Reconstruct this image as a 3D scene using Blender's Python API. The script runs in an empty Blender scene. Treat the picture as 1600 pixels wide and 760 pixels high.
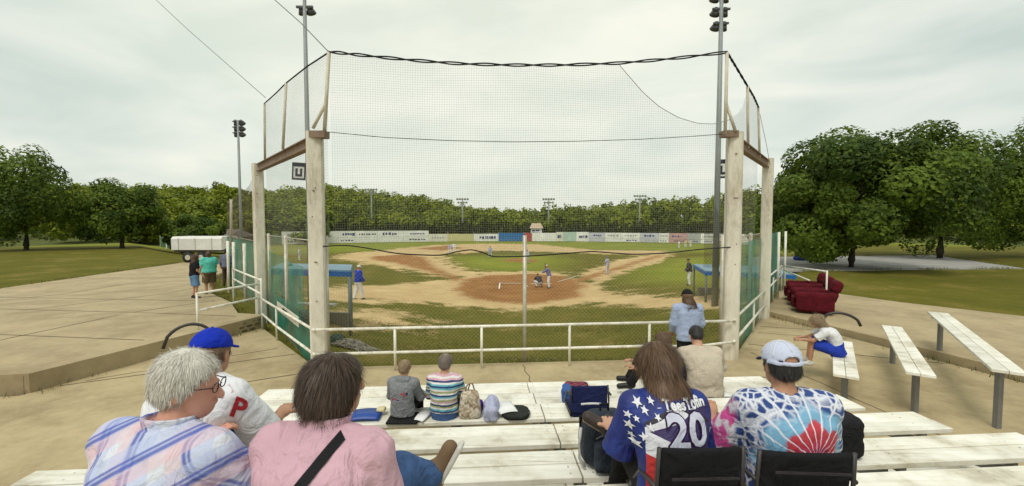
import bpy, math, random
import numpy as np
from mathutils import Vector, Matrix
from mathutils.bvhtree import BVHTree

# ------------------------------------------------------------------ camera, sky, sun, exposure
scene = bpy.context.scene
COL = scene.collection
random.seed(7); RNG = np.random.default_rng(7)
FPX = 660.0; CAMZ = 5.3; PITCH = math.atan(30 / FPX)
cam_data = bpy.data.cameras.new('camera'); cam = bpy.data.objects.new('camera', cam_data); COL.objects.link(cam)
cam.location = (0, 0, CAMZ); cam.rotation_euler = (math.pi / 2 - PITCH, 0, 0)
cam_data.sensor_width = 36; cam_data.lens = FPX / 1600 * 36; cam_data.clip_start = 0.05; cam_data.clip_end = 4000
scene.camera = cam
SUN_EL, SUN_AZ = math.radians(58), math.radians(-155)         # azimuth from +Y, towards +X
GLOW_EL, GLOW_AZ = math.radians(38), math.radians(-6)          # thinnest part of the cloud sheet
world = bpy.data.worlds.new('World'); scene.world = world; world.use_nodes = True
def build_world():
    nt = world.node_tree; nt.nodes.clear(); L = nt.links.new
    out = nt.nodes.new('ShaderNodeOutputWorld'); bg = nt.nodes.new('ShaderNodeBackground')
    sky = nt.nodes.new('ShaderNodeTexSky'); sky.sky_type = 'NISHITA'; sky.sun_disc = False
    sky.sun_elevation = SUN_EL; sky.sun_rotation = SUN_AZ; sky.dust_density = 3
    tc = nt.nodes.new('ShaderNodeTexCoord')
    mp = nt.nodes.new('ShaderNodeMapping'); mp.inputs['Scale'].default_value = (1.3, 1.3, 4.2)
    mp.inputs['Rotation'].default_value = (0.25, -0.2, 0.4)
    n1 = nt.nodes.new('ShaderNodeTexNoise'); n1.inputs['Scale'].default_value = 2.1; n1.inputs['Detail'].default_value = 7; n1.inputs['Roughness'].default_value = 0.5
    n1.inputs['Distortion'].default_value = 0.5
    L(tc.outputs['Generated'], mp.inputs['Vector']); L(mp.outputs['Vector'], n1.inputs['Vector'])
    r = nt.nodes.new('ShaderNodeValToRGB'); cr = r.color_ramp
    cr.elements[0].position = 0.34; cr.elements[0].color = (0.555, 0.64, 0.575, 1)
    cr.elements[1].position = 0.68; cr.elements[1].color = (0.84, 0.85, 0.75, 1)
    e = cr.elements.new(0.5); e.color = (0.68, 0.735, 0.665, 1)
    L(n1.outputs['Fac'], r.inputs['Fac'])
    # the brightest, thinnest part of the cloud
    dot = nt.nodes.new('ShaderNodeVectorMath'); dot.operation = 'DOT_PRODUCT'
    sd = Vector((math.sin(GLOW_AZ) * math.cos(GLOW_EL), math.cos(GLOW_AZ) * math.cos(GLOW_EL), math.sin(GLOW_EL)))
    dot.inputs[1].default_value = sd; L(tc.outputs['Generated'], dot.inputs[0])
    mr = nt.nodes.new('ShaderNodeMapRange'); mr.interpolation_type = 'SMOOTHERSTEP'
    mr.inputs['From Min'].default_value = 0.55; mr.inputs['From Max'].default_value = 1.0; mr.inputs['To Max'].default_value = 0.34
    L(dot.outputs['Value'], mr.inputs['Value'])
    glow = nt.nodes.new('ShaderNodeMixRGB'); glow.blend_type = 'MIX'; glow.inputs['Color2'].default_value = (1.15, 1.12, 0.90, 1)
    L(mr.outputs['Result'], glow.inputs['Fac']); L(r.outputs['Color'], glow.inputs['Color1'])
    sc = nt.nodes.new('ShaderNodeVectorMath'); sc.operation = 'SCALE'; sc.inputs['Scale'].default_value = 0.1
    L(sky.outputs['Color'], sc.inputs[0])
    mx = nt.nodes.new('ShaderNodeMixRGB'); mx.inputs['Fac'].default_value = 0.88
    L(sc.outputs['Vector'], mx.inputs['Color1']); L(glow.outputs['Color'], mx.inputs['Color2'])
    L(mx.outputs['Color'], bg.inputs['Color']); bg.inputs['Strength'].default_value = 1.0
    L(bg.outputs['Background'], out.inputs['Surface'])
build_world()
sun_data = bpy.data.lights.new('sun', 'SUN'); sun = bpy.data.objects.new('sun', sun_data); COL.objects.link(sun)
sun_data.energy = 1.5; sun_data.angle = math.radians(20); sun_data.color = (1.0, 0.95, 0.86)
sun.rotation_euler = (math.pi / 2 - SUN_EL, 0, math.pi - SUN_AZ)
sun.location = (0, 20, 40)
vs = scene.view_settings; vs.view_transform = 'Standard'; vs.look = 'None'; vs.exposure = 0.18; vs.gamma = 1.0; vs.use_curve_mapping = False
scene.cycles.use_denoising = True
scene.cycles.max_bounces = 6; scene.cycles.transparent_max_bounces = 16

# ------------------------------------------------------------------ helpers: pixels of the photograph turned into places
def at(px, py, Y):
    zc = (380 - py) / FPX; ct, st = math.cos(PITCH), math.sin(PITCH)
    yd = ct + zc * st; k = Y / yd
    return Vector(((px - 800) / FPX * k, Y, CAMZ + (zc * ct - st) * k))
ST_A = math.radians(4.2)
def S(u, v, z): return Vector((u * math.cos(ST_A) - v * math.sin(ST_A), u * math.sin(ST_A) + v * math.cos(ST_A), z))
WALK = 2.65
L1, L2 = Vector((-3.5, 7.4, 0)), Vector((-7.0, 11.7, 0))
R1, R2 = Vector((4.27, 8.0, 0)), Vector((7.1, 11.8, 0))
BOUND = np.array([(-260, 260), (-60, 66), (-14.5, 20.6), (-7.0, 11.7), (-3.6, 7.6), (4.35, 8.2), (7.1, 11.8), (13.5, 20.6), (60, 70), (260, 260)], float)
def seg_dist(x, y):
    d = np.full(np.shape(x), 1e9); side = np.full(np.shape(x), -1.0)
    for a, b in zip(BOUND[:-1], BOUND[1:]):
        e = b - a; t = np.clip(((x - a[0]) * e[0] + (y - a[1]) * e[1]) / (e @ e), 0, 1)
        dx = x - a[0] - t * e[0]; dy = y - a[1] - t * e[1]
        dd = np.hypot(dx, dy); s = np.sign(e[0] * (y - a[1]) - e[1] * (x - a[0]))
        m = dd < d; d = np.where(m, dd, d); side = np.where(m, s, side)
    return d, side
def inpoly(x, y, poly):
    c = np.zeros(np.shape(x), bool); n = len(poly)
    for i in range(n):
        x0, y0 = poly[i]; x1, y1 = poly[i - 1]
        k = ((y0 > y) != (y1 > y)) & (x < (x1 - x0) * (y - y0) / (y1 - y0 + 1e-12) + x0); c ^= k
    return c
FIELDPOLY = [tuple(p) for p in BOUND]
def terrain(x, y):
    x = np.asarray(x, float); y = np.asarray(y, float)
    d, s = seg_dist(x, y)
    ins = inpoly(x, y, FIELDPOLY)
    z = np.where(ins, (WALK - 0.08) * np.exp(-d / 8.0), WALK - 0.08)
    # field and surroundings level out far away
    r = np.hypot(x, y - 30); f = np.clip((r - 60) / 50, 0, 1); f = f * f * (3 - 2 * f)
    return z * (1 - f)
GY = np.concatenate([np.arange(7.8, 60, .05), np.arange(60, 300, .3)])
def ground_at(px, py):
    zc = (380 - py) / FPX; ct, st = math.cos(PITCH), math.sin(PITCH); k = GY / (ct + zc * st)
    X = (px - 800) / FPX * k; Z = CAMZ + (zc * ct - st) * k; T = terrain(X, GY); hit = np.nonzero(Z <= T)[0]
    return Vector((X[hit[0]], GY[hit[0]], T[hit[0]])) if len(hit) else at(px, py, 150)

# ------------------------------------------------------------------ helpers: objects
def wloc(o):
    v = Vector((0, 0, 0))
    while o is not None: v = v + o.location; o = o.parent
    return v
def tag(o, label=None, cat=None, group=None, kind=None):
    if label: o['label'] = label
    if cat: o['category'] = cat
    if group: o['group'] = group
    if kind: o['kind'] = kind
    return o
def empty(name, loc=(0, 0, 0), rz=0):
    o = bpy.data.objects.new(name, None); COL.objects.link(o); o.location = loc; o.rotation_euler = (0, 0, rz); o.empty_display_size = 0.2
    return o
def link_mesh(name, verts, faces, mat, parent=None, smooth=False, offset=None):
    me = bpy.data.meshes.new(name)
    verts = np.asarray(verts, dtype=float)
    if offset is None: offset = wloc(parent) if parent is not None else Vector((0, 0, 0))
    verts = verts - np.array(offset)
    if isinstance(faces, np.ndarray):
        nf, k = faces.shape
        me.vertices.add(len(verts)); me.vertices.foreach_set('co', verts.astype(np.float32).ravel())
        me.loops.add(nf * k); me.loops.foreach_set('vertex_index', faces.astype(np.int32).ravel())
        me.polygons.add(nf); me.polygons.foreach_set('loop_start', np.arange(0, nf * k, k, dtype=np.int32))
        me.polygons.foreach_set('loop_total', np.full(nf, k, dtype=np.int32))
        me.update(calc_edges=True)
    else:
        me.from_pydata([tuple(v) for v in verts], [], faces); me.update()
    if smooth: me.polygons.foreach_set('use_smooth', [True] * len(me.polygons))
    ms = mat if isinstance(mat, (list, tuple)) else [mat]
    for m in ms: me.materials.append(m)
    o = bpy.data.objects.new(name, me); COL.objects.link(o)
    if parent is not None: o.parent = parent
    return o
class MB:
    def __init__(s): s.v = []; s.f = []
    def add(s, vs, fs):
        n = len(s.v); s.v += [tuple(v) for v in vs]; s.f += [tuple(i + n for i in f) for f in fs]; return s
    def box(s, c, size, rz=0, rx=0, ry=0):
        M = Matrix.Translation(c) @ Matrix.Rotation(rz, 4, 'Z') @ Matrix.Rotation(ry, 4, 'Y') @ Matrix.Rotation(rx, 4, 'X')
        a, b, d = size[0] / 2, size[1] / 2, size[2] / 2
        vs = [M @ Vector((x * a, y * b, z * d)) for x in (-1, 1) for y in (-1, 1) for z in (-1, 1)]
        return s.add(vs, [(0, 1, 3, 2), (4, 6, 7, 5), (0, 4, 5, 1), (2, 3, 7, 6), (0, 2, 6, 4), (1, 5, 7, 3)])
    def beam(s, a, b, w, h, up=(0, 0, 1)):
        a, b = Vector(a), Vector(b); d = (b - a).normalized(); x = d.cross(Vector(up))
        if x.length < 1e-4: x = d.cross(Vector((0, 1, 0)))
        x.normalize(); u = x.cross(d)
        vs = [p + x * (i * w / 2) + u * (j * h / 2) for p in (a, b) for i, j in ((-1, -1), (1, -1), (1, 1), (-1, 1))]
        return s.add(vs, [(0, 1, 2, 3), (7, 6, 5, 4), (0, 4, 5, 1), (1, 5, 6, 2), (2, 6, 7, 3), (3, 7, 4, 0)])
    def tube(s, pts, r, n=8, r1=None, caps=True):
        pts = [Vector(p) for p in pts]; m = len(pts); base = len(s.v); vs = []
        up = Vector((0, 0, 1))
        for i, p in enumerate(pts):
            d = (pts[min(i + 1, m - 1)] - pts[max(i - 1, 0)]).normalized()
            x = d.cross(up)
            if x.length < 0.05: x = d.cross(Vector((1, 0, 0)))
            x.normalize(); y = x.cross(d)
            rr = r if r1 is None else r + (r1 - r) * i / (m - 1)
            vs += [p + (x * math.cos(k * 2 * math.pi / n) + y * math.sin(k * 2 * math.pi / n)) * rr for k in range(n)]
        fs = [(i * n + k, i * n + (k + 1) % n, (i + 1) * n + (k + 1) % n, (i + 1) * n + k) for i in range(m - 1) for k in range(n)]
        if caps: fs += [tuple(range(n - 1, -1, -1)), tuple((m - 1) * n + k for k in range(n))]
        return s.add(vs, fs)
    def build(s, name, mat, parent=None, smooth=False):
        return link_mesh(name, s.v, s.f, mat, parent, smooth)
def bevel(o, w, seg=2):
    m = o.modifiers.new('bevel', 'BEVEL'); m.width = w; m.segments = seg; m.limit_method = 'ANGLE'; return o
def wires(lines, r, sides=3):
    """many thin strands (each an (n,3) array) as one vertex/face array set"""
    V = []; F = []; n0 = 0
    ang = np.arange(sides) * 2 * np.pi / sides
    for P in lines:
        P = np.asarray(P, float); m = len(P)
        if m < 2: continue
        d = np.gradient(P, axis=0); d /= np.linalg.norm(d, axis=1, keepdims=True) + 1e-9
        ref = np.where(np.abs(d[:, 2:3]) > 0.9, np.array([[1., 0, 0]]), np.array([[0, 0, 1.]]))
        x = np.cross(d, ref); x /= np.linalg.norm(x, axis=1, keepdims=True) + 1e-9; y = np.cross(x, d)
        ring = P[:, None, :] + r * (np.cos(ang)[None, :, None] * x[:, None, :] + np.sin(ang)[None, :, None] * y[:, None, :])
        V.append(ring.reshape(-1, 3))
        i = np.arange(m - 1)[:, None]; k = np.arange(sides)[None, :]; k2 = (k + 1) % sides
        q = np.stack(np.broadcast_arrays(n0 + i * sides + k, n0 + i * sides + k2, n0 + (i + 1) * sides + k2, n0 + (i + 1) * sides + k), -1).reshape(-1, 4)
        F.append(q); n0 += m * sides
    return np.concatenate(V), np.concatenate(F)

# ------------------------------------------------------------------ helpers: implicit shapes -> one continuous skin
def surfnet(f, lo, hi, h):
    lo = np.asarray(lo, float) - 2 * h; hi = np.asarray(hi, float) + 2 * h
    n = np.maximum(np.ceil((hi - lo) / h).astype(int) + 1, 4)
    ax = [lo[i] + h * np.arange(n[i]) for i in range(3)]
    P = np.stack(np.meshgrid(*ax, indexing='ij'), -1).reshape(-1, 3)
    D = f(P).reshape(n)
    D = np.where(np.abs(D) < 1e-7, 1e-7, D)
    c = n - 1; cnt = np.zeros(c); acc = np.zeros((*c, 3))
    def cs(o): return D[o[0]:o[0] + c[0], o[1]:o[1] + c[1], o[2]:o[2] + c[2]]
    for a in range(3):
        b1, b2 = [k for k in range(3) if k != a]
        for i in (0, 1):
            for j in (0, 1):
                o = [0, 0, 0]; o[b1] = i; o[b2] = j; o2 = list(o); o2[a] = 1
                da, db = cs(o), cs(o2); m = (da < 0) != (db < 0)
                t = np.where(m, da / np.where(m, da - db, 1), 0)
                cnt += m; acc[..., a] += m * t; acc[..., b1] += m * i; acc[..., b2] += m * j
    act = cnt > 0; idx = -np.ones(c, int); idx[act] = np.arange(act.sum())
    cell = np.stack(np.nonzero(act), -1)
    V = lo + h * (cell + acc[act] / cnt[act][:, None])
    F = []
    for a in range(3):
        b1, b2 = (a + 1) % 3, (a + 2) % 3
        sl = [slice(None)] * 3; s2 = [slice(None)] * 3
        sl[a] = slice(0, n[a] - 1); s2[a] = slice(1, n[a])
        sl[b1] = s2[b1] = slice(1, n[b1] - 1); sl[b2] = s2[b2] = slice(1, n[b2] - 1)
        da, db = D[tuple(sl)], D[tuple(s2)]; m = (da < 0) != (db < 0)
        ii = np.stack(np.nonzero(m), -1)
        if not len(ii): continue
        neg = da[m] < 0
        base = ii.copy()
        def get(o1, o2):
            q = base.copy(); q[:, b1] += o1; q[:, b2] += o2; return idx[q[:, 0], q[:, 1], q[:, 2]]
        q = np.stack([get(0, 0), get(1, 0), get(1, 1), get(0, 1)], -1)
        q[~neg] = q[~neg][:, ::-1]; F.append(q)
    return V, np.concatenate(F)
def smin(a, b, k):
    h = np.clip(0.5 + 0.5 * (b - a) / k, 0, 1); return b + (a - b) * h - k * h * (1 - h)
def sunion(ds, k):
    d = ds[0]
    for e in ds[1:]: d = smin(d, e, k)
    return d
def capsule(P, a, b, ra, rb=None):
    rb = ra if rb is None else rb
    a = np.asarray(a, float); b = np.asarray(b, float); ab = b - a
    t = np.clip(((P - a) @ ab) / (ab @ ab + 1e-12), 0, 1)
    return np.linalg.norm(P - a - t[:, None] * ab, axis=1) - (ra + (rb - ra) * t)
def ellip(P, c, r, R=None):
    q = P - np.asarray(c, float)
    if R is not None: q = q @ R
    r = np.asarray(r, float); k0 = np.linalg.norm(q / r, axis=1); k1 = np.linalg.norm(q / (r * r), axis=1)
    return k0 * (k0 - 1) / (k1 + 1e-9)
def rbox(P, c, half, rad, R=None):
    q = P - np.asarray(c, float)
    if R is not None: q = q @ R
    q = np.abs(q) - (np.asarray(half, float) - rad)
    return np.linalg.norm(np.maximum(q, 0), axis=1) + np.minimum(q.max(1), 0) - rad
def frame(z, xref):
    z = np.asarray(z, float); z = z / np.linalg.norm(z); x = np.asarray(xref, float); x = x - (x @ z) * z; x /= np.linalg.norm(x)
    return np.stack([x, np.cross(z, x), z], 1)      # columns x, y, z
def loft(P, o, R, zs, wx, wy):
    q = (P - np.asarray(o, float)) @ R; z = q[:, 2]
    a = np.interp(z, zs, wx); b = np.interp(z, zs, wy)
    k = np.sqrt((q[:, 0] / a) ** 2 + (q[:, 1] / b) ** 2)
    d = (k - 1) * np.minimum(a, b)
    return np.maximum(d, np.maximum(zs[0] - z, z - zs[-1]))
def folds(seed, freq=9.0, n=7):
    r = np.random.default_rng(seed); K = r.normal(size=(n, 3)); K /= np.linalg.norm(K, axis=1, keepdims=True)
    K *= freq * r.uniform(0.6, 2.2, n)[:, None]; ph = r.uniform(0, 6.28, n)
    def f(P):
        w = P + 0.03 * np.sin(P[:, [1, 2, 0]] * freq * 1.3 + ph[:3])
        low = .5 + .5 * np.sin(w @ (K[::-1] * .37).T + ph[::-1])
        return (np.exp(-(np.sin(w @ K.T + ph) / .38) ** 2) * low).sum(1) * 3.4 / n - .55
    return f

# ------------------------------------------------------------------ helpers: procedural materials
MATS = {}
def nodes_mat(name):
    m = bpy.data.materials.new(name); m.use_nodes = True; nt = m.node_tree
    return m, nt, nt.nodes['Principled BSDF'], nt.links.new
def N(nt, t, **kw):
    n = nt.nodes.new(t)
    for k, v in kw.items():
        if k in n.inputs: n.inputs[k].default_value = v
        else: setattr(n, k, v)
    return n
def ramp(nt, stops):
    r = nt.nodes.new('ShaderNodeValToRGB'); e = r.color_ramp.elements
    while len(e) < len(stops): e.new(0.5)
    for el, (p, c) in zip(e, stops): el.position = p; el.color = (*c, 1) if len(c) == 3 else c
    return r
def c_mul(c, k): return tuple(min(1, x * k) for x in c)
def mat(name, col, rough=0.7, var=0.18, scale=6.0, bump=0.0, bscale=40.0, metal=0.0, stretch=(1, 1, 1), spec=0.4, detail=6):
    """plain painted / cloth / stone surface: colour with uneven wear, fine relief"""
    if name in MATS: return MATS[name]
    m, nt, b, L = nodes_mat(name)
    tc = N(nt, 'ShaderNodeTexCoord'); mp = N(nt, 'ShaderNodeMapping'); mp.inputs['Scale'].default_value = stretch
    L(tc.outputs['Object'], mp.inputs['Vector'])
    n = N(nt, 'ShaderNodeTexNoise', Scale=scale, Detail=detail, Roughness=0.62); L(mp.outputs['Vector'], n.inputs['Vector'])
    r = ramp(nt, [(0.3, c_mul(col, 1 - var)), (0.7, c_mul(col, 1 + var))]); L(n.outputs['Fac'], r.inputs['Fac'])
    L(r.outputs['Color'], b.inputs['Base Color'])
    b.inputs['Roughness'].default_value = rough; b.inputs['Metallic'].default_value = metal; b.inputs['Specular IOR Level'].default_value = spec
    if bump:
        n2 = N(nt, 'ShaderNodeTexNoise', Scale=bscale, Detail=5, Roughness=0.6); L(mp.outputs['Vector'], n2.inputs['Vector'])
        bp = N(nt, 'ShaderNodeBump', Strength=bump, Distance=0.02); L(n2.outputs['Fac'], bp.inputs['Height']); L(bp.outputs['Normal'], b.inputs['Normal'])
    MATS[name] = m; return m
def weathered(name, col, stain, rough=0.75, scale=3.0, amount=0.55, zs=0.35, bump=0.25):
    """paint or concrete with vertical runs and blotches of dirt"""
    if name in MATS: return MATS[name]
    m, nt, b, L = nodes_mat(name); tc = N(nt, 'ShaderNodeTexCoord')
    mp = N(nt, 'ShaderNodeMapping'); mp.inputs['Scale'].default_value = (1, 1, zs); L(tc.outputs['Object'], mp.inputs['Vector'])
    n = N(nt, 'ShaderNodeTexNoise', Scale=scale, Detail=9, Roughness=0.68); L(mp.outputs['Vector'], n.inputs['Vector'])
    n3 = N(nt, 'ShaderNodeTexNoise', Scale=scale * 9, Detail=6, Roughness=0.7); L(mp.outputs['Vector'], n3.inputs['Vector'])
    mm = N(nt, 'ShaderNodeMath', operation='MULTIPLY_ADD'); L(n3.outputs['Fac'], mm.inputs[0]); mm.inputs[1].default_value = 0.35; L(n.outputs['Fac'], mm.inputs[2])
    r = ramp(nt, [(0.52, c_mul(col, 1.05)), (0.66, c_mul(col, 0.9)), (0.84, tuple(c * (1 - amount) + s * amount for c, s in zip(col, stain)))])
    L(mm.outputs['Value'], r.inputs['Fac']); L(r.outputs['Color'], b.inputs['Base Color']); b.inputs['Roughness'].default_value = rough
    bp = N(nt, 'ShaderNodeBump', Strength=bump, Distance=0.01); L(n3.outputs['Fac'], bp.inputs['Height']); L(bp.outputs['Normal'], b.inputs['Normal'])
    MATS[name] = m; return m

# ------------------------------------------------------------------ the setting: ground
def smooth_mask(x, y, poly, soft):
    """1 inside, falls to 0 over soft metres outside (vectorised distance to polygon)"""
    ins = inpoly(x, y, poly); d = np.full(x.shape, 1e9); n = len(poly)
    for i in range(n):
        a = np.array(poly[i - 1]); b = np.array(poly[i]); e = b - a
        t = np.clip(((x - a[0]) * e[0] + (y - a[1]) * e[1]) / (e @ e + 1e-9), 0, 1)
        d = np.minimum(d, np.hypot(x - a[0] - t * e[0], y - a[1] - t * e[1]))
    sd = np.where(ins, d, -d)
    return np.clip(sd / soft * 0.5 + 0.5, 0, 1)
def ground_poly(pix): return [tuple(ground_at(px, py)[:2]) for px, py in pix]
def make_ground():
    xs = np.concatenate([[-1500, -700, -350, -220, -150, -110, -85, -70, -60], np.arange(-52, -22, 1.0), np.arange(-22, 22, 0.3), np.arange(22, 53, 1.0), [60, 70, 85, 110, 150, 220, 350, 700, 1500]])
    ys = np.concatenate([[-400, -100, -40, -15, -5, 0, 3, 6], np.arange(7.0, 50, 0.3), np.arange(50, 110, 0.8), [112, 116, 120, 125, 130, 140, 160, 190, 240, 320, 600, 1500, 3000]])
    X, Y = np.meshgrid(xs, ys, indexing='ij'); Z = terrain(X, Y)
    Z = Z + np.where((X > -50) & (X < 50) & (Y > 8.5) & (Y < 100), 0.02 * np.sin(X * 0.9 + np.sin(Y * .7)) * np.sin(Y * 1.1), 0)
    nx, ny = X.shape
    V = np.stack([X, Y, Z], -1).reshape(-1, 3)
    i = np.arange(nx - 1)[:, None] * ny + np.arange(ny - 1)[None, :]
    F = np.stack([i, i + ny, i + ny + 1, i + 1], -1).reshape(-1, 4)
    x, y = V[:, 0], V[:, 1]
    red = np.zeros(len(V)); tan = np.zeros(len(V)); lush = np.zeros(len(V))
    for pix, soft in [([(712, 455), (722, 438), (760, 430), (830, 428), (890, 432), (915, 448), (905, 464), (850, 474), (780, 474), (730, 468)], 1.6),
                      ([(572, 401), (640, 397), (668, 402), (690, 418), (735, 436), (715, 447), (672, 428), (610, 412), (578, 407)], 1.5),
                      ([(880, 440), (930, 425), (985, 408), (1035, 396), (1042, 400), (1000, 414), (950, 430), (905, 450)], 1.5),
                      ([(640, 389), (700, 383), (735, 388), (690, 393)], 2.5),
                      ([(775, 408), (800, 403), (835, 404), (850, 409), (820, 412)], 1.2)]:
        red = np.maximum(red, smooth_mask(x, y, ground_poly(pix), soft) * (1.0 if pix[0] == (712, 455) else .70))
    for pix, soft in [([(500, 450), (545, 447), (620, 444), (690, 438), (760, 424), (870, 424), (935, 446), (1000, 462), (1100, 462), (1140, 455), (1140, 478), (1060, 484), (990, 480), (920, 474), (860, 481), (760, 482), (700, 476), (620, 470), (560, 474), (500, 468)], 1.8),
                      ([(535, 397), (600, 391), (680, 383), (760, 381), (840, 382), (930, 391), (1040, 392), (1050, 401), (960, 398), (860, 394), (780, 392), (690, 398), (700, 408), (735, 424), (790, 428), (700, 434), (640, 424), (570, 412), (520, 404)], 3.0),
                      ([(905, 428), (970, 405), (1045, 395), (1040, 406), (985, 424), (930, 446)], 1.5)]:
        tan = np.maximum(tan, smooth_mask(x, y, ground_poly(pix), soft))
    tan = np.maximum(tan, 0.75 * smooth_mask(x, y, ground_poly([(500, 484), (560, 480), (640, 486), (700, 500), (640, 520), (560, 515), (500, 530)]), 2.0))
    for pix, soft in [([(700, 402), (780, 399), (860, 399), (890, 408), (850, 424), (780, 426), (730, 420)], 3.0),
                      ([(985, 425), (1045, 405), (1140, 400), (1140, 445), (1060, 442), (1000, 440)], 3.0)]:
        lush = np.maximum(lush, smooth_mask(x, y, ground_poly(pix), soft))
    r = np.hypot(x, y - 34); lush = np.maximum(lush, np.clip((r - 48) / 12, 0, 1) * (y > 50))
    near = np.clip((16 - np.hypot(x - .4, y - 8)) / 9, 0, 1)
    m, nt, b, L = nodes_mat('ball_field')
    tc = N(nt, 'ShaderNodeTexCoord')
    def attr(n): a = N(nt, 'ShaderNodeAttribute'); a.attribute_name = n; return a
    nA = N(nt, 'ShaderNodeTexNoise', Scale=0.55, Detail=9, Roughness=0.66); L(tc.outputs['Object'], nA.inputs['Vector'])
    nB = N(nt, 'ShaderNodeTexNoise', Scale=7.0, Detail=8, Roughness=0.75); L(tc.outputs['Object'], nB.inputs['Vector'])
    nC = N(nt, 'ShaderNodeTexNoise', Scale=0.12, Detail=5, Roughness=0.6); L(tc.outputs['Object'], nC.inputs['Vector'])
    def mix(f, a, c2, t='MIX'):
        n = N(nt, 'ShaderNodeMixRGB', blend_type=t)
        for s, v in (('Fac', f), ('Color1', a), ('Color2', c2)):
            if hasattr(v, 'is_linked'): L(v, n.inputs[s])
            else: n.inputs[s].default_value = v if isinstance(v, (int, float)) else (*v, 1)
        return n.outputs['Color']
    def mth(op, a, c2):
        n = N(nt, 'ShaderNodeMath', operation=op)
        for k, v in enumerate((a, c2)):
            if hasattr(v, 'is_linked'): L(v, n.inputs[k])
            else: n.inputs[k].default_value = v
        return n.outputs['Value']
    rg = ramp(nt, [(0.3, (0.075, 0.083, 0.008)), (0.5, (0.125, 0.115, 0.014)), (0.68, (0.22, 0.17, 0.045))]); L(nB.outputs['Fac'], rg.inputs['Fac'])
    rw = ramp(nt, [(0.40, (0.085, 0.095, 0.010)), (0.55, (0.145, 0.130, 0.020)), (0.72, (0.30, 0.22, 0.075))]); L(nA.outputs['Fac'], rw.inputs['Fac'])
    worn = mix(0.55, rg.outputs['Color'], rw.outputs['Color'])
    rl = ramp(nt, [(0.3, (0.145, 0.185, 0.014)), (0.7, (0.26, 0.27, 0.035))]); L(nB.outputs['Fac'], rl.inputs['Fac'])
    rl2 = ramp(nt, [(0.4, (0.85, 0.9, 0.8)), (0.6, (1.1, 1.05, 1.2))]); L(nC.outputs['Fac'], rl2.inputs['Fac'])
    lushc = mix(1.0, rl.outputs['Color'], rl2.outputs['Color'], 'MULTIPLY')
    def mask(name, k=0.9):
        jit = mth('MULTIPLY', mth('SUBTRACT', mth('ADD', nA.outputs['Fac'], mth('MULTIPLY', nB.outputs['Fac'], 0.6)), 0.8), k)
        v = mth('ADD', attr(name).outputs['Fac'], jit)
        mr = N(nt, 'ShaderNodeMapRange'); mr.inputs['From Min'].default_value = 0.38; mr.inputs['From Max'].default_value = 0.66; L(v, mr.inputs['Value']); return mr.outputs['Result']
    rt = ramp(nt, [(0.3, (0.46, 0.315, 0.145)), (0.7, (0.64, 0.48, 0.25))]); L(nA.outputs['Fac'], rt.inputs['Fac'])
    rr = ramp(nt, [(0.3, (0.23, 0.10, 0.03)), (0.7, (0.36, 0.18, 0.065))]); L(nA.outputs['Fac'], rr.inputs['Fac'])
    c = mix(attr('lush').outputs['Fac'], worn, lushc)
    c = mix(mask('tan', 2.0), c, rt.outputs['Color'])
    c = mix(mask('red', 1.5), c, rr.outputs['Color'])
    fine = ramp(nt, [(0.25, (0.78, 0.78, 0.78)), (0.75, (1.15, 1.15, 1.15))])
    nD = N(nt, 'ShaderNodeTexNoise', Scale=26.0, Detail=4, Roughness=0.8); L(tc.outputs['Object'], nD.inputs['Vector']); L(nD.outputs['Fac'], fine.inputs['Fac'])
    c = mix(1.0, c, fine.outputs['Color'], 'MULTIPLY')
    L(c, b.inputs['Base Color']); b.inputs['Roughness'].default_value = 0.95; b.inputs['Specular IOR Level'].default_value = 0.1
    bp = N(nt, 'ShaderNodeBump', Strength=0.5, Distance=0.05); L(nB.outputs['Fac'], bp.inputs['Height']); L(bp.outputs['Normal'], b.inputs['Normal'])
    o = link_mesh('ground', V, F, m, smooth=True); o['kind'] = 'structure'
    for nme, arr in (('red', red), ('tan', tan), ('lush', lush)):
        a = o.data.attributes.new(nme, 'FLOAT', 'POINT'); a.data.foreach_set('value', arr.astype(np.float32))
    return o
ground = make_ground()
def near_grass():
    """blades on the bank just beyond the fence"""
    n = 70000; x = RNG.uniform(-6, 7, n); y = 7.9 + RNG.random(n) ** 1.6 * 11
    ins = inpoly(x, y, FIELDPOLY); d, _ = seg_dist(x, y)
    pat = np.sin(x * 1.7 + np.sin(y * 1.3) * 1.5) + np.sin(y * 1.9 + x * .6) + RNG.normal(0, .8, n)
    k = ins & (d > 0.12) & (pat > -0.5); x, y = x[k], y[k]; n = len(x); z = terrain(x, y)
    h = RNG.uniform(0.015, 0.045, n); a = RNG.uniform(0, 6.28, n); w = RNG.uniform(0.006, 0.013, n); lx, ly = RNG.normal(0, .03, n), RNG.normal(0, .03, n)
    p = np.stack([x, y, z], -1)
    v = np.stack([p + np.stack([-np.cos(a) * w, -np.sin(a) * w, -0.01 + 0 * x], -1), p + np.stack([np.cos(a) * w, np.sin(a) * w, -0.01 + 0 * x], -1), p + np.stack([lx, ly, h], -1)], 1).reshape(-1, 3)
    m, nt, b, L = nodes_mat('grass_blades'); g = N(nt, 'ShaderNodeNewGeometry')
    r = ramp(nt, [(0, (0.06, 0.08, 0.008)), (0.55, (0.12, 0.12, 0.014)), (1, (0.26, 0.21, 0.06))]); L(g.outputs['Random Per Island'], r.inputs['Fac']); L(r.outputs['Color'], b.inputs['Base Color']); b.inputs['Roughness'].default_value = 0.8
    tag(link_mesh('grass', v, np.arange(len(v)).reshape(-1, 3), m), 'short worn grass on the bank beyond the front rail', 'grass', kind='stuff')
near_grass()

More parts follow.
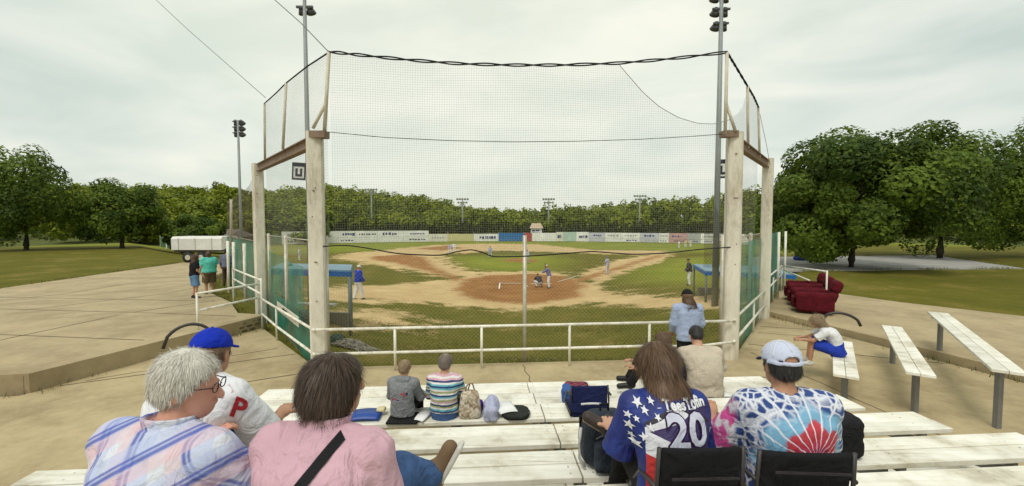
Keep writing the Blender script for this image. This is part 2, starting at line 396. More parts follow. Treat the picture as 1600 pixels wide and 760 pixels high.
CONC = weathered('old_concrete', (0.47, 0.375, 0.215), (0.21, 0.15, 0.07), rough=0.9, scale=0.9, amount=0.6, zs=1, bump=0.3)
CONC2 = weathered('platform_concrete', (0.44, 0.35, 0.205), (0.22, 0.16, 0.085), rough=0.9, scale=0.8, amount=0.6, zs=1, bump=0.3)
def slab(name, poly, z, t, mat_, label=None, cat=None):
    n = len(poly); v = [(x, y, z) for x, y in poly] + [(x, y, z - t) for x, y in poly]
    f = [tuple(range(n)), tuple(range(2 * n - 1, n - 1, -1))] + [(i + n, (i + 1) % n + n, (i + 1) % n, i) for i in range(n)]
    o = link_mesh(name, v, f, mat_); o['kind'] = 'structure'; return o
# walkway in front of and under the stand; cracked into bays
walk_poly = [(-14, -4), (14, -4), (14, 6.0), (8.6, 6.6), (7.7, 10.4), (7.38, 11.95), (7.2, 12.05), (4.42, 8.28), (-3.62, 7.68), (-6.45, 10.75), (-6.8, 9.2), (-7.6, 6.4), (-14, 5.5)]
slab('pavement', walk_poly, WALK, 0.5, CONC)
crack = MB()
for a, b in [((-3.3, 7.4), (-4.6, 3.5)), ((-5.0, 8.9), (-7.2, 7.0)), ((4.9, 8.6), (5.4, 5.0)), ((0.2, 7.8), (0.5, 5.8)), ((6.0, 10.2), (7.7, 9.6))]:
    pts = [Vector((a[0] + (b[0] - a[0]) * t + random.uniform(-.03, .03), a[1] + (b[1] - a[1]) * t + random.uniform(-.03, .03), WALK + .004)) for t in [i / 14 for i in range(15)]]
    for p, q in zip(pts[:-1], pts[1:]): crack.beam(p, q, 0.012, 0.002)
def joint(a, b, z=WALK, w=.02):
    a, b = Vector((*a, z + .004)), Vector((*b, z + .004)); crack.beam(a, b, w, .002)
for a, b in [((-3.6, 6.6), (4.6, 7.2)), ((-5.3, 6.5), (-3.5, 7.5)), ((-4.4, 8.5), (-7.4, 6.8)), ((2.6, 8.1), (2.75, 5.9)), ((-1.9, 7.75), (-1.8, 5.6)), ((5.2, 9.2), (8.2, 7.9)), ((6.4, 10.8), (7.75, 10.4)), ((-9.5, 6.1), (-9.0, -3)), ((-12, 5.7), (-11.5, -3)), ((9.6, 6.4), (9.2, -3)), ((-14, 2.2), (-3.6, 2.8)), ((4.9, 3.2), (14, 2.5))]: joint(a, b)
crack.build('crack', mat('crack_dirt', (0.09, 0.07, 0.04)), bpy.data.objects['pavement'])
def zplat(y): return 2.96 - .066 * min(max(0, y - 11), 5)
left_plat = [(-6.35, 10.8), (-6.75, 9.3), (-7.55, 6.5), (-14, 5.55), (-18, 8), (-19.5, 11), (-21, 16), (-23, 31), (-19, 31), (-14.6, 20.4), (-11.4, 16), (-9.0, 13.4), (-7.2, 11)]
def left_platform():
    top = [Vector((x, y, zplat(y))) for x, y in left_plat]; n = len(top); v = top + [p - Vector((0, 0, .6)) for p in top]
    f = [(12, 0, 1, 2, 3, 4, 5), (12, 5, 6, 10, 11), (6, 7, 8, 9, 10), tuple(range(2 * n - 1, n - 1, -1))] + [(i + n, (i + 1) % n + n, (i + 1) % n, i) for i in range(n)]
    o = link_mesh('platform', v, f, CONC2); o['kind'] = 'structure'
left_platform()
def plat_joints():
    m = MB()
    for (a, b) in [((-7.4, 8.4), (-18.5, 9.8)), ((-7.0, 10.6), (-19.5, 12.6)), ((-9.6, 13.6), (-20.5, 15.2)), ((-10.5, 6.15), (-9.8, 13.8)), ((-13.6, 5.8), (-13.2, 17.5)), ((-16.6, 7.3), (-17.4, 24))]:
        n = 12
        for i in range(n):
            p, q = [Vector((a[0] + (b[0] - a[0]) * t, a[1] + (b[1] - a[1]) * t, 0)) for t in (i / n, (i + 1) / n)]; p.z = zplat(p.y) + .004; q.z = zplat(q.y) + .004; m.beam(p, q, .022, .003)
    m.build('joint', mat('crack_dirt', (0.09, 0.07, 0.04)), bpy.data.objects['platform'])
plat_joints()
def edge_weeds():
    r = np.random.default_rng(17); P = []
    for poly in (left_plat, [(7.3, 12.05), (7.45, 11.6), (7.8, 10.35), (8.7, 6.6), (14, 6.05), (17, 7), (12.4, 13.4), (11.0, 16.6), (10.0, 15.7)], [(13.8, 24), (31, 25.5), (36, 36), (19, 34)]):
        n = len(poly)
        for i in range(n):
            a, b = np.array(poly[i - 1]), np.array(poly[i]); L_ = np.linalg.norm(b - a); k = int(L_ * 90); t = r.random(k); e = (b - a) / L_; nr = np.array([-e[1], e[0]]); off = np.abs(r.normal(0, .16, k)) * r.choice([-.35, 1], k); dens = np.sin(t * L_ * 1.7 + i) + r.normal(0, .5, k) > -.2
            mid = np.array(poly).mean(0); sg = -np.sign((mid - (a + b) / 2) @ nr); q = a + np.outer(t, b - a) + np.outer(off * sg, nr); P.append(q[dens])
    q = np.concatenate(P); n = len(q); zz = np.array([max(float(terrain(x, y)), 2.6 if x < 0 else 2.6) for x, y in q]); h = r.uniform(.05, .20, n); w = r.uniform(.006, .014, n); a = r.uniform(0, 6.28, n); c = np.column_stack([q, zz])
    v = np.stack([c + np.column_stack([-np.cos(a) * w, -np.sin(a) * w, 0 * a]), c + np.column_stack([np.cos(a) * w, np.sin(a) * w, 0 * a]), c + np.column_stack([r.normal(0, .05, n), r.normal(0, .05, n), h])], 1).reshape(-1, 3)
    tag(link_mesh('weeds', v, np.arange(len(v)).reshape(-1, 3), bpy.data.materials['grass_blades']), 'ragged weeds growing along the edges of the concrete', 'weeds', kind='stuff')
edge_weeds()
right_plat = [(7.3, 12.05), (7.45, 11.6), (7.8, 10.35), (8.7, 6.6), (14, 6.05), (17, 7), (12.4, 13.4), (11.0, 16.6), (10.0, 15.7)]
slab('platform', right_plat, 2.80, 0.5, CONC2)
# rubble stone facing of the left platform: individual stones
STONE = [mat('fieldstone_%s' % n, c, 0.9, 0.3, 9, 0.5, 30) for n, c in (('brown', (0.16, 0.115, 0.07)), ('grey', (0.20, 0.17, 0.13)), ('dark', (0.10, 0.075, 0.05)))]
def stone_face():
    root = empty('stone_retaining_wall', (-6.75, 9.3, WALK)); tag(root, 'low brown fieldstone wall along the edge of the raised concrete platform', 'stone wall')
    m = MB()
    path = [Vector((-6.40, 10.72, 0)), Vector((-6.80, 9.3, 0)), Vector((-7.62, 6.5, 0))]
    for a, b in zip(path[:-1], path[1:]): m.beam(a + Vector((-.05, 0, WALK + .14)), b + Vector((-.05, 0, WALK + .14)), 0.10, 0.27)
    m.build('mortar', mat('mortar', (0.16, 0.13, 0.09), 0.95), root)
    for a, b in zip(path[:-1], path[1:]):
        L_ = (b - a).length; d = (b - a).normalized(); nrm = Vector((-d.y, d.x, 0)); nrm = -nrm if nrm.x < 0 else nrm
        for row in range(3):
            t = random.uniform(0, .1)
            while t < L_ - 0.05:
                w = min(random.uniform(0.12, 0.26), L_ - t); hh = 0.083; c = a + d * (t + w / 2); c.z = WALK + .045 + row * 0.092
                sv = []; e = random.uniform(0.025, 0.05)
                for i in (-1, 1):
                    for k in (-1, 1):
                        sv.append(c + d * (i * (w / 2 - .006)) + Vector((0, 0, k * hh / 2 * random.uniform(.85, 1))) + nrm * -.03)
                for i in (-1, 1):
                    for k in (-1, 1):
                        sv.append(c + d * (i * (w / 2 - .03) * random.uniform(.8, 1)) + Vector((0, 0, k * (hh / 2 - .018) * random.uniform(.7, 1))) + nrm * e)
                MB().add(sv, [(0, 1, 3, 2), (4, 6, 7, 5), (0, 4, 5, 1), (2, 3, 7, 6), (0, 2, 6, 4), (1, 5, 7, 3)]).build('stone', random.choice(STONE), root)
                t += w + 0.008
stone_face()

# ------------------------------------------------------------------ the bleacher
def plank_mat():
    m, nt, b, L = nodes_mat('painted_plank'); tc = N(nt, 'ShaderNodeTexCoord'); oi = N(nt, 'ShaderNodeObjectInfo')
    mp = N(nt, 'ShaderNodeMapping'); mp.inputs['Scale'].default_value = (1.2, 22, 22); mp.inputs['Rotation'].default_value = (0, 0, -ST_A)
    ad = N(nt, 'ShaderNodeVectorMath', operation='ADD'); L(tc.outputs['Object'], ad.inputs[0]); L(oi.outputs['Random'], ad.inputs[1]); L(ad.outputs['Vector'], mp.inputs['Vector'])
    n = N(nt, 'ShaderNodeTexNoise', Scale=1.0, Detail=8, Roughness=0.68); L(mp.outputs['Vector'], n.inputs['Vector'])
    n2 = N(nt, 'ShaderNodeTexNoise', Scale=2.2, Detail=7, Roughness=0.65); L(tc.outputs['Object'], n2.inputs['Vector'])
    r = ramp(nt, [(0.26, (0.46, 0.41, 0.30)), (0.40, (0.80, 0.78, 0.69)), (0.62, (0.91, 0.90, 0.84))]); L(n.outputs['Fac'], r.inputs['Fac'])
    r2 = ramp(nt, [(0.33, (0.58, 0.54, 0.46)), (0.46, (0.86, 0.84, 0.79)), (0.62, (1, 1, 1))]); L(n2.outputs['Fac'], r2.inputs['Fac'])
    mx = N(nt, 'ShaderNodeMixRGB', blend_type='MULTIPLY', Fac=1.0); L(r.outputs['Color'], mx.inputs['Color1']); L(r2.outputs['Color'], mx.inputs['Color2'])
    hv = N(nt, 'ShaderNodeHueSaturation'); mr = N(nt, 'ShaderNodeMapRange'); mr.inputs['To Min'].default_value = 0.9; mr.inputs['To Max'].default_value = 1.06
    L(oi.outputs['Random'], mr.inputs['Value']); L(mr.outputs['Result'], hv.inputs['Value']); L(mx.outputs['Color'], hv.inputs['Color'])
    L(hv.outputs['Color'], b.inputs['Base Color']); b.inputs['Roughness'].default_value = 0.62
    bp = N(nt, 'ShaderNodeBump', Strength=0.3, Distance=0.004); L(n.outputs['Fac'], bp.inputs['Height']); L(bp.outputs['Normal'], b.inputs['Normal'])
    return m
PLANK = plank_mat()
STEEL = weathered('dull_steel', (0.20, 0.20, 0.19), (0.12, 0.07, 0.04), rough=0.6, scale=5, amount=0.5)
ROWS = [(2.85, 6.40, 6.00), (3.00, 5.62, 5.27), (3.15, 4.93, 4.53), (3.35, 4.00, 3.615), (3.55, 3.155, 2.80), (3.75, 2.40, 2.02), (3.95, 1.60, 1.22), (4.15, 0.80, 0.44)]   # top z, far v, near v
def plank(root, u0, u1, v0, v1, z, t=0.042, name='seat_plank'):
    m = MB(); dz = random.uniform(-.003, .003)
    c = S((u0 + u1) / 2, (v0 + v1) / 2, z - t / 2 + dz); m.box(c, (u1 - u0, v1 - v0, t), ST_A + random.uniform(-.0012, .0012))
    return bevel(m.build(name, PLANK, root), 0.005)
GALVB = mat('zinc_bolt', (0.42, 0.41, 0.38), .5, .2)
def bleacher():
    root = empty('bleacher', S(0.7, 3.5, WALK)); tag(root, 'long stand of weathered cream plank benches in rising rows', 'bleacher')
    U0, UM, U1 = -3.15, 0.70, 4.48
    for k, (z, vf, vn) in enumerate(ROWS):
        vm = (vf + vn) / 2
        for a, b in ((U0, UM - .006), (UM + .006, U1)):
            da = random.uniform(-.02, .02)
            plank(root, a, b + da * 0, vn, vm - .004, z); plank(root, a, b, vm + .004, vf, z)
        if k >= 2:                         # foot boards in the wells
            zf = max(z - 0.42, WALK + .06); v_ = ROWS[k][1]
            for a, b in ((U0, UM - .006), (UM + .006, U1)):
                plank(root, a, b, v_ + .03, v_ + .27, zf, name='foot_plank')
    for u in (-2.85, -1.6, -0.3, 0.70, 1.9, 3.1, 4.2):
        m = MB()
        for k, (z, vf, vn) in enumerate(ROWS):
            m.beam(S(u, vn + .02, z - .066), S(u, vf - .02, z - .066), 0.06, 0.04)
            m.beam(S(u, (vf + vn) / 2, WALK + .001), S(u, (vf + vn) / 2, z - .087), 0.05, 0.05)
        m.beam(S(u + .06, ROWS[0][1], WALK + .06), S(u + .06, ROWS[-1][2], WALK + 1.1), 0.04, 0.08)
        m.build('stringer', STEEL, root)
    m = MB()
    for u in (-2.85, -1.6, -0.3, 0.62, 0.78, 1.9, 3.1, 4.2):
        for (z, vf, vn) in ROWS:
            for v in (vn + .05, vn + .13, vf - .13, vf - .05): m.tube([S(u, v, z - .004), S(u, v, z + .004)], 0.006, 6)
    m.build('bolt_heads', GALVB, root)['kind'] = 'stuff'
bleacher()
def wing_bench():
    d = Vector((0.6, 0.8, 0)); nrm = Vector((0.8, -0.6, 0)); A = Vector((4.72, 6.12, 0)); ang = math.atan2(.8, .6)
    root = empty('wing_bleacher', A + Vector((0, 0, WALK))); tag(root, 'short plank bench beside the wing walkway with a child sitting on it', 'bleacher')
    for k in range(3):
        L_ = 2.3 + 1.0 * k; z = WALK + .45 + .2 * k; s0 = A + nrm * (0.78 * k)
        for j in (0, 1):
            c = s0 + d * (L_ / 2) + nrm * (0.076 + .152 * j) + Vector((0, 0, z - .02))
            m = MB().box(c, (L_, 0.146, 0.042), ang); bevel(m.build('seat_plank', PLANK, root), .005)
        for s in (0.35, L_ - .35):
            c = s0 + d * s + nrm * .15; m = MB(); m.beam(c + Vector((0, 0, WALK + .002)), c + Vector((0, 0, z - .075)), .06, .06); m.beam(c - nrm * .13 + Vector((0, 0, z - .062)), c + nrm * .13 + Vector((0, 0, z - .062)), .06, .03)
            m.build('leg', STEEL, root)
wing_bench()

# ------------------------------------------------------------------ railings
WPAINT = weathered('white_rail_paint', (0.88, 0.85, 0.74), (0.30, 0.21, 0.12), rough=0.5, scale=6, amount=0.55)
def rail(label, name, runs, posts, r=0.026):
    p0 = Vector(posts[0][0]) if posts else Vector(runs[0][0])
    root = empty(name, p0); tag(root, label, 'railing')
    for run in runs: MB().tube(run, r, 10).build('rail', WPAINT, root, True)
    for a, b in posts: MB().tube([a, b], r * 0.92, 10).build('post', WPAINT, root, True)
    return root
def V3(x, y, z): return Vector((x, y, z))
RZ, RM = WALK + .77, WALK + .33
FR0, FR1 = V3(-3.48, 7.42, 0), V3(4.22, 8.02, 0)
def fr(px):
    k = (px - 800) / FPX; e = FR1 - FR0; t = (FR0.x - k * FR0.y) / (k * e.y - e.x); return FR0 + e * t
fposts = [fr(p) for p in (615, 752, 891, 1017)]
rail('white two-bar pipe railing across the front of the stand', 'front_railing',
     [[FR0 + V3(0, 0, RZ), FR1 + V3(0, 0, RZ + .02)], [FR0 + V3(0, 0, RM), fr(1017) + V3(0, 0, RM + .01), fr(1090) + V3(0, 0, RM - .02), FR1 + V3(0, 0, RM + .05)]],
     [(p + V3(0, 0, WALK), p + V3(0, 0, RZ)) for p in fposts])
LW = V3(-6.28, 10.52, 0)
rail('white railing sloping along the wing walkway towards the stone wall', 'wing_railing',
     [[FR0 + V3(-.03, 0, RZ - .01), LW + V3(0, 0, RZ)], [FR0 + V3(-.03, 0, RM - .01), FR0.lerp(LW, .68) + V3(0, 0, RM), LW + V3(0, 0, RM + .06)]],
     [(LW + V3(0, 0, WALK), LW + V3(0, 0, RZ + .52)), (FR0.lerp(LW, .66) + V3(0, 0, WALK), FR0.lerp(LW, .66) + V3(0, 0, RZ))])
PL1 = V3(-8.76, 13.2, 0); PF = V3(-6.95, 9.25, 0); PZ = 2.96
rail('white railing at the edge of the raised platform by the teal shirt', 'platform_railing',
     [[LW + V3(-.05, .05, PZ + .93), PL1 + V3(0, 0, PZ + .93)], [LW + V3(-.05, .05, PZ + .58), PL1 + V3(0, 0, PZ + .62)],
      [LW + V3(-.06, 0, PZ + .84), PF + V3(0, 0, PZ + .80)], [LW + V3(-.06, 0, PZ + .50), PF + V3(0, 0, PZ + .42)]],
     [(PF + V3(0, 0, PZ - .2), PF + V3(0, 0, PZ + .82)), (PL1 + V3(0, 0, PZ - .25), PL1 + V3(0, 0, PZ + .95))])
RW = V3(7.2, 11.9, 0)
rail('white railing climbing along the wing walkway towards the red recliners', 'wing_railing',
     [[FR1 + V3(.05, .02, RZ + .02), FR1 + V3(.2, .25, RZ + .03), RW + V3(0, 0, RZ + .02)], [FR1 + V3(.05, .02, RM + .05), RW + V3(0, 0, RM + .05)]],
     [(RW + V3(0, 0, WALK), RW + V3(0, 0, RZ + .02)), (FR1.lerp(RW, .55) + V3(0, 0, WALK), FR1.lerp(RW, .55) + V3(0, 0, RZ))])
PR1 = V3(10.0, 15.6, 0); PR2 = V3(9.1, 12.15, 0)
rail('white railing round the platform that holds the red recliners', 'platform_railing',
     [[RW + V3(.03, .03, RZ + .33), PR1 + V3(0, 0, 3.75)], [RW + V3(.03, .03, RZ - .0), PR1 + V3(0, 0, 3.42)],
      [PR1 + V3(0.05, 0, 3.75), PR2 + V3(0, 0, 3.92)], [PR1 + V3(0.05, 0, 3.6), V3(9.7, 13.7, 3.45)]],
     [(PR2 + V3(0, 0, 2.6), PR2 + V3(0, 0, 3.95)), (PR1 + V3(0, 0, 2.8), PR1 + V3(0, 0, 3.77)), (RW.lerp(PR1, .4) + V3(0, 0, 2.8), RW.lerp(PR1, .4) + V3(0, 0, 3.6))])
DARK = mat('black_pipe', (0.035, 0.03, 0.03), 0.45, spec=0.5)
def hoop(name, label, a, b, z):
    root = empty(name, a); tag(root, label, 'handrail'); a, b = Vector(a), Vector(b); pts = []
    for i in range(13):
        t = i / 12; pts.append(a.lerp(b, t) + Vector((0, 0, z * math.sin(math.pi * min(1, max(0, t))) ** 0.45)))
    MB().tube(pts, 0.03, 8).build('hoop', DARK, root, True)
hoop('stair_handrail', 'curved black pipe handrail beside the stone wall', at(255, 545, 8.0), at(334, 530, 8.4), 0.38)
hoop('stair_handrail', 'curved black pipe handrail behind the child on the short bench', at(1286, 500, 9.6), at(1345, 510, 9.3), 0.22)

# ------------------------------------------------------------------ backstop: concrete posts, beams, net poles, nets, chain link
POST = weathered('concrete_post', (0.76, 0.71, 0.59), (0.33, 0.25, 0.15), rough=0.85, scale=2.2, amount=0.7, zs=0.3)
RUST = weathered('rusty_beam', (0.27, 0.19, 0.135), (0.14, 0.08, 0.05), rough=0.8, scale=5, amount=0.7)
ZP = 6.93
def cpost(p, w, ztop, rz, label, z0=WALK - .3):
    m = MB(); h = ztop - z0
    root = empty('concrete_post', (p.x, p.y, z0)); tag(root, label, 'post', 'concrete backstop posts')
    n = 8
    for i in range(n): pass
    # one chamfered shaft, slightly uneven
    e = w / 2; c = 0.03; prof = [(-e + c, -e), (e - c, -e), (e, -e + c), (e, e - c), (e - c, e), (-e + c, e), (-e, e - c), (-e, -e + c)]
    vs = []; fs = []
    for i in range(n + 1):
        z = z0 + h * i / n; k = 1 + random.uniform(-.012, .012)
        for (x, y) in prof:
            x, y = x * k, y * k; vs.append((p.x + x * math.cos(rz) - y * math.sin(rz), p.y + x * math.sin(rz) + y * math.cos(rz), z))
    for i in range(n):
        for j in range(8): fs.append((i * 8 + j, i * 8 + (j + 1) % 8, (i + 1) * 8 + (j + 1) % 8, (i + 1) * 8 + j))
    fs += [tuple(range(7, -1, -1)), tuple(n * 8 + j for j in range(8))]
    m.add(vs, fs).build('shaft', POST, root)
    for k in range(6):
        zz = z0 + h * random.uniform(.25, .95); b = MB(); b.tube([Vector((p.x + random.uniform(-.07, .07), p.y - e - .012, zz)), Vector((p.x + random.uniform(-.07, .07), p.y - e + .02, zz))], 0.012, 6); b.build('bolt', RUST, root)
    return root
cpost(L1 + Vector((-.02, .22, 0)), 0.27, ZP, 0.32, 'tall weathered concrete post at the near end of the teal-screened side fence')
cpost(L2, 0.26, 6.95, 0.7, 'concrete post standing behind the stone wall and teal-shirted man\'s railing')
cpost(R1 + Vector((0.02, .22, 0)), 0.27, 7.05, -0.25, 'tall weathered concrete post next to the woman in the pale hoodie')
cpost(R2, 0.27, 7.1, -0.6, 'concrete post standing before the red recliners')
def ibeam(a, b, label):
    root = empty('steel_beam', a); tag(root, label, 'beam'); m = MB(); a, b = Vector(a), Vector(b)
    m.beam(a, b, 0.03, 0.16); m.beam(a + V3(0, 0, .09), b + V3(0, 0, .09), 0.13, 0.02); m.beam(a - V3(0, 0, .09), b - V3(0, 0, .09), 0.13, 0.02)
    m.build('girder', RUST, root); return root
ibeam(L1 + V3(-.12, .32, ZP - .16), L2 + V3(.1, -.1, 6.83), 'rusty brown steel beam between the two posts by the flag with the dark letter')
ibeam(R1 + V3(.12, .32, ZP - .05), R2 + V3(-.1, -.1, 6.95), 'rusty brown steel beam between the two posts near the big tree')
CREAM = weathered('cream_pipe', (0.68, 0.62, 0.49), (0.26, 0.18, 0.10), rough=0.6, scale=6, amount=0.5)
def npole(a, b, label, r=0.032, brace=None, arm=None):
    root = empty('net_pole', a); tag(root, label, 'pole', 'net poles on the backstop')
    MB().tube([a, b], r, 8).build('pole', CREAM, root, True)
    if brace: MB().tube(brace, r * .9, 8).build('brace', CREAM, root, True)
    if arm: MB().beam(arm[0], arm[1], 0.16, 0.12).build('bracket', RUST, root)
LC = at(514, 82, 7.55); RC = at(1136, 82, 8.1)
npole(at(507, 206, 7.5), LC, 'cream pole with diagonal brace at the net corner above the pink shirt', brace=[at(489, 201, 7.55), at(508, 163, 7.5)], arm=[at(484, 211, 7.55), at(511, 211, 7.5)])
LP2, LP3 = at(447, 130, 9.05), at(413, 162, 11.07)
npole(at(442, 234, 9.1), LP2, 'cream pole midway along the side net, behind the steel light pole', 0.028)
npole(at(414, 250, 11.3), LP3, 'cream pole at the far end of the side net, above the concrete post', 0.028)
npole(at(1133, 210, 8.05), RC, 'cream pole with slanting brace at the torn end of the front net', brace=[at(1134, 160, 8.1), at(1149, 205, 8.05)], arm=[at(1128, 210, 8.1), at(1150, 210, 8.15)])
RP2, RP3 = at(1168, 135, 9.01), at(1185, 168, 10.43)
npole(at(1169, 232, 9.2), RP2, 'brown pole midway along the torn side net', 0.028)
npole(at(1187, 250, 10.6), RP3, 'dark pole at the end of the torn side net near the big tree', 0.028)
NETM = mat('net_cord', (0.33, 0.325, 0.29), 0.8, 0.1)
NETD = mat('net_cord_brown', (0.15, 0.12, 0.075), 0.8, 0.1)
ROPE = mat('black_rope', (0.012, 0.012, 0.013), 0.8, 0.1)
def bez(pts, n):
    pts = [np.array(p, float) for p in pts]; t = np.linspace(0, len(pts) - 1, n); P = np.array(pts)
    out = np.stack([np.interp(t, range(len(pts)), P[:, k]) for k in range(3)], -1)
    for _ in range(3): out[1:-1] = (out[:-2] + 2 * out[1:-1] + out[2:]) / 4
    return out
def plane_pt(px, py, A, B):
    """pixel to the vertical plane through A and B"""
    r = at(px, py, 1.0) - V3(0, 0, CAMZ); n = Vector((-(B - A).y, (B - A).x, 0)); A0 = Vector((A.x, A.y, CAMZ)); k = (A0 - V3(0, 0, CAMZ)).dot(n) / r.dot(n)
    return V3(0, 0, CAMZ) + r * k
def net(name, label, A, B, top, bot, cell, m, r=0.0022, bulge=0.0, clip_top=None):
    """square-mesh net hung in the plane A-B between two curves given as s -> z"""
    e = Vector((B.x - A.x, B.y - A.y, 0)); L_ = e.length; e.normalize(); nrm = Vector((-e.y, e.x, 0))
    lines = []; ss = np.arange(0.02, L_, cell)
    def wob(s, z): return bulge * np.sin(s * 2.1 + z * .7) * 0.5 + bulge * np.sin(z * 1.3 + s * .5) * .5
    def pt(s, z):
        w = wob(s, z); return np.stack([A.x + e.x * s + nrm.x * w, A.y + e.y * s + nrm.y * w, z], -1)
    for s in ss:
        z0, z1 = bot(s), top(s)
        if z1 - z0 < .05: continue
        z = np.linspace(z0, z1, 12); lines.append(pt(np.full(12, s) + 0.012 * np.sin(z * 3 + s * 5), z))
    tz = np.array([top(s) for s in ss]); bz = np.array([bot(s) for s in ss])
    for z in np.arange(bz.min(), tz.max(), cell):
        droop = 0.02 * np.sin(ss * 1.7 + z); zz = z + droop; ok = (zz < tz) & (zz > bz)
        i = 0
        while i < len(ss):
            if ok[i]:
                j = i
                while j + 1 < len(ss) and ok[j + 1]: j += 1
                if j > i:
                    k = np.unique(np.linspace(i, j, max(2, (j - i) // 3 + 2)).astype(int)); lines.append(pt(ss[k], zz[k]))
                i = j + 1
            else: i += 1
    V, F = wires(lines, r)
    o = link_mesh(name, V, F, m, smooth=True); tag(o, label, 'net'); return o
def curve_s(A, B, pix):
    e = Vector((B.x - A.x, B.y - A.y, 0)).normalized(); q = [plane_pt(px, py, A, B) for px, py in pix]
    s = [(p - A).dot(e) for p in q]; z = [p.z for p in q]
    return lambda t: float(np.interp(t, s, z))
NA, NB = V3(LC.x, LC.y, 0), V3(RC.x, RC.y, 0)
top_px = [(505, 82), (560, 88), (640, 96), (720, 101), (800, 103), (880, 103), (968, 102), (985, 122), (1005, 145), (1030, 167), (1060, 184), (1090, 193), (1115, 194), (1145, 186)]
bot_px = [(495, 386), (540, 383), (575, 388), (620, 397), (690, 400), (715, 393), (738, 390), (755, 395), (770, 402), (815, 401), (850, 399), (900, 395), (925, 393), (950, 395), (990, 398), (1040, 396), (1090, 390), (1150, 386)]
ftop, fbot = curve_s(NA, NB, top_px), curve_s(NA, NB, bot_px)
net('backstop_net', 'wide square-mesh backstop net hanging before the infield, torn at one upper corner', NA, NB, ftop, fbot, 0.042, NETM, 0.0013, 0.03)
LA, LB = V3(LC.x - .05, LC.y, 0), V3(LP3.x, LP3.y, 0)
ltop = curve_s(LA, LB, [(514, 82), (480, 104), (447, 130), (430, 147), (413, 162)])
net('side_net', 'square-mesh net on the side wing above the rusty beam and teal-screened fence', LA, LB, ltop, lambda s: 4.6, 0.052, NETM, 0.0012, 0.03)
RA, RB = V3(RC.x + .05, RC.y, 0), V3(RP3.x, RP3.y, 0)
rtop = curve_s(RA, RB, [(1138, 186), (1150, 180), (1160, 168), (1168, 140), (1185, 168)])
net('side_net', 'narrow torn net on the wing between the poles by the big tree', RA, RB, rtop, lambda s: 4.9, 0.052, NETM, 0.0012, 0.02)
# lower brown net running on past the side fence
XA, XB = V3(-7.0, 11.8, 0), V3(-12.4, 18.4, 0)
xtop = curve_s(XA, XB, [(404, 262), (390, 290), (362, 312), (345, 316)])
net('side_net', 'low brownish net running on from the concrete post to a short cream pole', XA, XB, xtop, lambda s: 4.7, 0.06, NETD, 0.0015, 0.03)
npole(at(361, 385, 18.0), at(361, 312, 18.0), 'short cream pole holding the low brownish net, with a small sign', 0.05)
def rope(name, label, pts, r=0.016, m=ROPE, twist=0.0):
    P = bez(pts, 90)
    root = empty(name, P[0]); tag(root, label, 'rope')
    if twist:
        t = np.linspace(0, len(P) * 0.45, len(P))
        for ph in (0, math.pi):
            Q = P + np.stack([0 * t, 0 * t, twist * np.sin(t + ph)], -1); Q[:, 1] += twist * np.cos(t + ph)
            MB().tube(Q, r, 6).build('strand', m, root, True)
    else: MB().tube(P, r, 6).build('strand', m, root, True)
rope('net_rope', 'thick twisted black rope along the top of the wide front net', [plane_pt(px, py, NA, NB) for px, py in [(513, 81), (560, 86), (640, 94), (720, 100), (800, 102), (880, 102), (968, 99), (1050, 92), (1136, 82)]], 0.013, twist=0.02)
rope('net_rope', 'wavy black rope along the bottom edge of the wide front net', [plane_pt(px, py, NA, NB) for px, py in bot_px], 0.0125)
rope('net_cable', 'thin slack cable crossing the front net halfway up', [plane_pt(px, py, NA, NB) for px, py in [(508, 206), (600, 215), (700, 220), (800, 222), (900, 221), (1000, 218), (1070, 214), (1128, 210)]], 0.006)
rope('net_rope', 'curved cord along the torn upper edge of the front net', [plane_pt(px, py, NA, NB) for px, py in top_px[6:]], 0.006, NETM)
rope('net_rope', 'black rope on top of the side net behind the steel light pole', [LC, at(480, 104, 8.2), LP2, at(430, 147, 10), LP3], 0.014)
rope('net_rope', 'knotted black rope on top of the torn side net near the big tree', [RC, at(1150, 105, 8.5), RP2, at(1178, 152, 9.8), RP3], 0.016, twist=0.012)
rope('guy_wire', 'thin guy wire running up from the far end of the side net', [at(415, 153, 11), at(294, 47, 13), at(180, -60, 15)], 0.008, STEEL)
rope('guy_wire', 'thin guy wire running up from the braced net corner', [LC, at(470, 36, 8), at(427, -2, 8.6), at(380, -50, 9.2)], 0.009, STEEL)
rope('guy_wire', 'thin stay wire slanting down beside the dark net pole', [RP3, at(1198, 228, 10.6), at(1203, 258, 10.7)], 0.006, STEEL)
